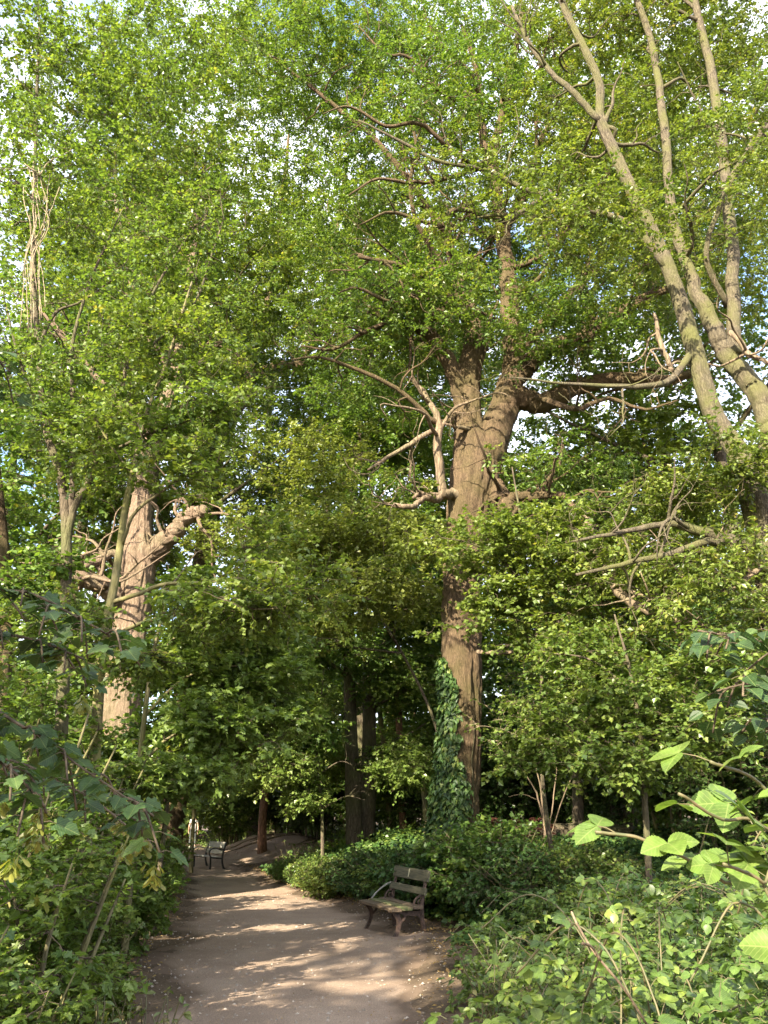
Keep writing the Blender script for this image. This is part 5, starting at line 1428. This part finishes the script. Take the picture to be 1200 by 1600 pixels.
fg = [  # x, y, h, w, canes, label
    (1.05, 3.0, 1.10, .75, 24, 'dense bramble bush nearest the bottom right corner'),
    (1.8, 3.3, 1.45, .8, 24, 'sunlit bramble bush at the right edge below the bright shoot'),
    (.72, 3.9, .92, .6, 18, 'bramble leaning over the right path edge at the bottom'),
    (1.35, 4.4, 1.15, .85, 24, 'bramble bush behind the dry cane in the right foreground'),
    (2.4, 4.7, 1.65, .9, 24, 'taller bramble bush at the right, half in shade'),
    (1.25, 5.8, .8, .8, 20, 'low bramble between the path edge and the right thicket'),
    (2.2, 6.4, 1.3, 1.0, 24, 'bramble bush halfway along the right thicket'),
    (3.4, 6.4, 1.75, 1.1, 24, 'bramble bush at the right edge behind the foreground thicket'),
    (2.0, 8.0, .75, .9, 20, 'low bramble right of the near seat'),
    (3.2, 8.4, 1.0, 1.1, 22, 'bramble hump at the foot of the bank on the right'),
    (2.0, 10.2, .7, .9, 18, 'low bramble right of the ivy bank front'),
    (3.4, 10.6, .9, 1.1, 20, 'bramble hump behind the right thicket below the pale stems'),
    (.98, 7.8, .5, .5, 10, 'small bramble tuft at the right path edge before the near seat'),
    (1.25, 9.5, .5, .6, 12, 'small bramble tuft in front of the ivy at the right path edge'),
    (.42, 3.2, .6, .45, 12, 'low bramble sprawling on to the path at the bottom edge'),
]
for x, y, h, w, n, lab in fg:
    loc = A([x, y, float(H(x, y))])
    bramble('bramble_bush', lab, loc, bush_canes(loc, h, w, max(6, n // 3)), LF_BRAMBLE_NEAR if y < 4.6 else LF_BRAMBLE, .06 if y < 5 else .068, .05, fill=int(1000 * w * h), dome=(h * .95, w), tmpl=BRAMBLE_MID if y < 4.6 else None, hi=y < 4.6, group='brambles of the right foreground')

gx = ground_at(1260, 2.0)
bramble('bramble_shoot', 'bright sunlit bramble shoot with large leaves at the right edge', gx,
        [[(*gx, .006), (*P(1255, 1420, 1.95), .006), (*P(1190, 1290, 1.9), .005), (*P(1120, 1275, 1.85), .004), (*P(1060, 1240, 1.8), .003)],
         [(*P(1255, 1420, 1.95), .005), (*P(1230, 1280, 1.9), .004), (*P(1180, 1215, 1.85), .004), (*P(1110, 1190, 1.8), .002)],
         [(*gx, .006), (*P(1220, 1450, 2.0), .005), (*P(1130, 1370, 2.0), .004), (*P(1010, 1310, 2.0), .003), (*P(930, 1300, 2.0), .002)],
         [(*gx, .006), (*P(1240, 1450, 1.9), .005), (*P(1190, 1380, 1.85), .004), (*P(1130, 1350, 1.8), .003)]],
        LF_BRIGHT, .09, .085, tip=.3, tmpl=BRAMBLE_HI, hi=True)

# dry cane lying over the brambles
g = Geo(); b = P(1010, 1590, 2.7)
limb_tube(g, smooth_line(W([(1010, 1600, 2.75, .0035), (975, 1545, 2.7, .0035), (930, 1490, 2.7, .0025), (905, 1450, 2.75, .0025), (893, 1425, 2.8, .0015)]), 6), 6)
limb_tube(g, smooth_line(W([(940, 1503, 2.7, .0025), (925, 1480, 2.65, .0025), (910, 1474, 2.6, .0015)]), 5), 6)
tag(link('dry_cane', g.mesh('dry_cane', [BK_DEAD], (0,), b), None, Vector(b)), 'dry brown forked cane sticking out of the foreground brambles', 'cane')

# ------------------------------------------------------------------ foreground: sycamore boughs
def bough(name, label, cat, trunk, boughs, ll, keys=True, leafm=LF_SYC, every=.036, bark=BK_GREEN, droop=.35, upper=()):
    tl = A(trunk, float); base = tl[0, :3].copy()
    t = empty(name, base, label, cat)
    g = Geo(); limb_tube(g, smooth_line(tl, 6), 10); link('trunk', g.mesh('trunk', [bark], (0,), base), t)
    gl, bunches = Geo(), []
    gl.veins = True
    for k, c in enumerate(boughs):
        g = Geo()
        main = smooth_line(A(c, float) * A([1, 1, 1, .62]), 8)
        lines = [limb_tube(g, main, 7, 0, .05, .4, seed=k)]
        for q in range(5, len(main) - 3, 4):
            p = main[q, :3]; td = nrm(main[q + 1, :3] - main[q - 1, :3])
            for sgn in (-1, 1):
                if rng.random() < .25: continue
                sd = nrm(np.cross(td, A([0, 0, 1.0]))) * sgn
                d = nrm(td * .7 + sd * .7 + A([0, 0, -.25]) + rng.normal(size=3) * .2); L = .10 + .15 * rng.random()
                lines.append(limb_tube(gl, smooth_line(A([(*p, .004), (*(p + d * L * .5 + A([0, 0, .02])), .003), (*(p + d * L + A([0, 0, -.05])), .0015)]), 5), 5, 1))
        link('branch', g.mesh('branch', [TWIG], (0,), base), t)
        for ln in lines:
            s = np.r_[0, np.cumsum(np.linalg.norm(np.diff(ln[:, :3], axis=0), axis=1))]
            for d in np.arange(.25 * s[-1], s[-1] + .01, every):
                p = A([np.interp(d, s, ln[:, j]) for j in range(3)])
                a = rng.random() * 6.28
                pd = A([math.cos(a), math.sin(a), .15 - droop * rng.random()])
                e = p + pd * ll * .6
                batch_tubes(gl, A([[p, (p + e) / 2 + A([0, 0, .006]), e]]), A([[.0016, .0014, .001]]), 3, 1)
                leaves(gl, e[None], (pd * A([1, 1, 0]) + A([0, 0, -droop - .3 * rng.random()]))[None], (A([-.1, -.3, 1.0]) + rng.normal(size=3) * .35)[None], ll * (.65 + .55 * rng.random()), SYCAMORE if keys else BRAMBLE, 0)
            if keys and rng.random() < .28:
                gk = Geo()
                p = ln[-2, :3]
                st = p + A([0, 0, -.09])
                batch_tubes(gk, A([[p, (p + st) / 2 + A([.006, 0, 0]), st]]), A([[.0015, .0014, .001]]), 3, 0)
                n = 12
                o = st + rng.normal(size=(n, 3)) * A([.008, .008, .014]); a = rng.random(n) * 6.28
                for sg in (0, math.pi * .62):
                    leaves(gk, o, np.stack([np.cos(a + sg), np.sin(a + sg), -.9 + 0 * a], -1), rng.normal(size=(n, 3)), .035 + .014 * rng.random(n), KEY, 0)
                bunches.append(gk)
    link('foliage', gl.mesh('foliage', [leafm, TWIG], (1,), base), t)
    if upper:
        gu = Geo(); gu.veins = True; ws = smooth_line(tl, 6); ws = ws[ws[:, 2] > 2.2]
        C = np.vstack([blob_points(c, r, 16, m) for c, r, m in upper])
        crown(gu, ws, C, C.mean(0), dict(SP_MAPLE, size=.4, ll=.1), 1)
        link('crown', gu.mesh('crown', [leafm, TWIG], (1,), base), t)
    for gk in bunches: link('seed_bunch', gk.mesh('seed_bunch', [LF_KEY], (), base), t)
    return t

gx = ground_at(-420, 3.0)
bough('sycamore_tree', 'shaded sycamore bough with drooping leaves and yellow seed keys at the left edge', 'sycamore',
      [(*gx, .09), (*(gx + A([.03, 0, 1.4])), .075), (*(gx + A([-.02, .05, 2.6])), .06), (*(gx + A([.1, 0, 4.2])), .04), (*(gx + A([-.05, -.1, 5.4])), .022), (*(gx + A([-.15, -.1, 6.3])), .006)],
      [[(*P(-400, 1050, 3.0), .02), (*P(-150, 920, 3.0), .014), (*P(20, 925, 2.95), .01), (*P(110, 960, 2.9), .007), (*P(200, 1010, 2.9), .003)],
       [(*P(-400, 1100, 3.1), .02), (*P(-120, 990, 3.1), .013), (*P(40, 1000, 3.1), .009), (*P(130, 1030, 3.05), .003)],
       [(*P(-410, 1200, 2.9), .02), (*P(-120, 1080, 2.8), .013), (*P(20, 1130, 2.8), .009), (*P(130, 1200, 2.8), .006), (*P(240, 1275, 2.8), .002)],
       [(*P(-410, 1250, 2.8), .02), (*P(-130, 1150, 2.6), .012), (*P(0, 1190, 2.55), .008), (*P(70, 1260, 2.5), .003)],
       [(*P(-400, 900, 3.0), .02), (*P(-200, 560, 3.2), .012), (*P(-60, 520, 3.2), .008), (*P(15, 580, 3.2), .003)],
       [(*P(-400, 1250, 3.4), .02), (*P(-60, 1180, 3.4), .011), (*P(110, 1230, 3.4), .007), (*P(210, 1300, 3.3), .002)]], .072,
      upper=[((-3.1, 1.8, 3.2), (.8, .8, .45), 190), ((-3.3, 2.2, 5.8), (.6, .7, .7), 60)])  # unseen crown; its lower clump is placed to shade the boughs
gx = ground_at(1420, 3.2)
bough('sycamore_sapling', 'bluish green sapling twigs reaching in at the right edge above the bright shoot', 'sapling',
      [(*gx, .03), (*(gx + A([0, 0, 1.0])), .024), (*(gx + A([-.05, 0, 1.9])), .016), (*(gx + A([-.08, 0, 2.7])), .008)],
      [[(*P(1390, 1130, 3.2), .008), (*P(1270, 1030, 3.1), .006), (*P(1170, 1000, 3.0), .004), (*P(1090, 985, 3.0), .002)],
       [(*P(1390, 1180, 3.2), .008), (*P(1260, 1080, 3.1), .006), (*P(1180, 1065, 3.0), .004), (*P(1120, 1080, 3.0), .002)],
       [(*P(1390, 1250, 3.2), .008), (*P(1240, 1160, 3.1), .006), (*P(1180, 1130, 3.1), .002)]], .085, keys=False)

# ------------------------------------------------------------------ left: maple bushes along the path edge
def maple_bush(label, loc, h, w, n, ll, leafm=LF_MAPLE):
    return bush('maple_bush', label, 'bush', loc, h, w, 7, n, dict(size=.2, nt=4, nl=5, ll=ll, tmpl=MAPLE, flat=.35, tilt=.38, tw_r=.0025), leafm, BK_GREEN, 'maple bushes along the left path edge', low=.12)
for x, y, h, w, n, ll, lm, lab in (
        (-2.15, 5.6, 1.62, .62, 210, .062, LF_MAPLE, 'sunlit maple bush beside the path in the left foreground'),
        (-2.75, 6.9, 1.9, .8, 240, .065, LF_MAPLE, 'maple bush behind the sunlit one at the left path edge'),
        (-2.35, 4.4, 1.05, .55, 130, .06, LF_BRAMBLE, 'low dark maple bush in the bottom left corner'),
        (-3.2, 5.6, 1.5, .8, 190, .065, LF_BRAMBLE, 'shaded maple bush at the left edge'),
        (-3.3, 7.5, 2.9, .8, 260, .06, LF_MAPLE, 'tall maple bush hiding the feet of the slim trees at the left'),
        (-4.3, 7.7, 3.5, .95, 280, .062, LF_MAPLE, 'tallest maple bush at the left edge behind the hanging bough'),
        (-1.95, 4.75, .75, .42, 90, .055, LF_MAPLE, 'small maple shoot leaning over the path at the bottom left'),
        (-3.35, 9.2, 2.2, .95, 250, .07, LF_MAPLE, 'maple bush where the path starts to bend left'),
        (-4.4, 11.5, 2.6, 1.2, 280, .08, LF_MAPLE, 'taller maple bush at the left of the bend'),
        (-4.9, 15.0, 2.4, 1.1, 230, .09, LF_MAPLE, 'maple bush left of the distant bench'),
        (-4.6, 8.0, 2.4, 1.1, 240, .075, LF_MAPLE, 'leafy maple bush behind the slim trees at the left'),
        (-6.0, 18.0, 2.6, 1.2, 220, .10, LF_MAPLE, 'far maple bush before the distant bench')):
    maple_bush(lab, (x, y, float(H(x, y)) - .03), h, w, n, ll, lm)

for k, (x, y, sc, lab) in enumerate(((-2.75, 8.3, .8, 'low maple shrub spilling over the left path edge'),
        (-3.25, 10.6, 1.0, 'low maple shrub on the left verge opposite the near seat'),
        (-3.7, 12.7, 1.1, 'low maple shrub on the left verge beyond the near seat'),
        (-4.4, 15.2, 1.2, 'low shrub on the left verge halfway to the distant seat'),
        (-5.2, 19.0, 1.3, 'low shrub on the left verge close to the distant seat'),
        (-2.2, 6.6, .6, 'small maple shrub on the bare soil at the bottom left'),
        (-6.2, 23.5, 1.2, 'low shrub just in front of the distant seat'))):
    loc = (x, y, float(H(x, y)) - .03)
    if k == 0:
        edge = bush('maple_bush', lab, 'bush', loc, .95, .62, 7, 130, dict(size=.2, nt=4, nl=6, ll=.065, tmpl=MAPLE, flat=.4, tilt=.4, tw_r=.0025), LF_MAPLE, BK_GREEN, 'maple bushes along the left path edge', low=.03)
        edge.scale = (sc,) * 3
    else:
        copy_tree(edge, loc, k * 1.7, sc, lab, 'maple bushes along the left path edge')

def roots():
    b = A([-4.3, 32.6, float(H(-4.3, 32.6))])
    t = empty('tree_roots', b, 'worn bare roots snaking down the earth mound behind the distant bench', 'roots')
    for k in range(9):
        x, y = -3.2 + rng.normal() * .9, 34.2 + rng.normal() * .5
        a = math.pi * (1.15 + .35 * rng.random()); rows = []
        for q in range(9):
            rows.append((x, y, float(H(x, y)) + .055, .05 * (1.1 - q / 9)))
            a += rng.normal() * .25; x += math.cos(a) * .38; y += math.sin(a) * .3
        g = Geo(); limb_tube(g, smooth_line(A(rows), 4), 6, 0, .1)
        link('root', g.mesh('root', [BK_DEAD], (0,), b), t)
roots()

def herb(label, px, Y, h, w, n, name='withered_herb', mats=None, group=None):
    b = ground_at(px, Y)
    t = empty(name, b, label, 'herb', group)
    g = Geo(); g2 = Geo()
    for k in range(n):
        o = b + A([rng.normal() * w * .5, rng.normal() * w * .5, 0])
        d = A([rng.normal() * .25, rng.normal() * .25, 1.0]); L = h * (.55 + .5 * rng.random())
        ln = smooth_line(A([(*(o - A([0, 0, .03])), .003), (*(o + d * L * .5), .0025), (*(o + d * L + A([rng.normal() * .08, rng.normal() * .08, -.05])), .001)]), 6)
        limb_tube(g2, ln, 4)
        m = 9
        i = rng.integers(3, len(ln), m)
        a = rng.random(m) * 6.28
        leaves(g, ln[i, :3], np.stack([np.cos(a), np.sin(a), .2 - .8 * rng.random(m)], -1), A([0, 0, 1.0]) + rng.normal(size=(m, 3)) * .5, .03 + .035 * rng.random(m), OVAL, 0)
    link('foliage', g.mesh('foliage', [mats or LF_GRASS], (), b), t)
    link('stem', g2.mesh('stem', [CANE], (0,), b), t)
herb('yellowing half withered herbs at the bottom left path edge', 222, 5.3, .62, .34, 60)
herb('tall seeding weeds by the right path edge below the ivy bank', 765, 7.0, .75, .22, 34, 'seeding_weed')
herb('thin seeding weed standing up from the middle of the right thicket', 885, 6.0, 1.0, .15, 14, 'seeding_weed')
herb('pale feathery weeds at the bend of the path left of the twin trunks', 468, 23.5, .9, .5, 40, 'seeding_weed')
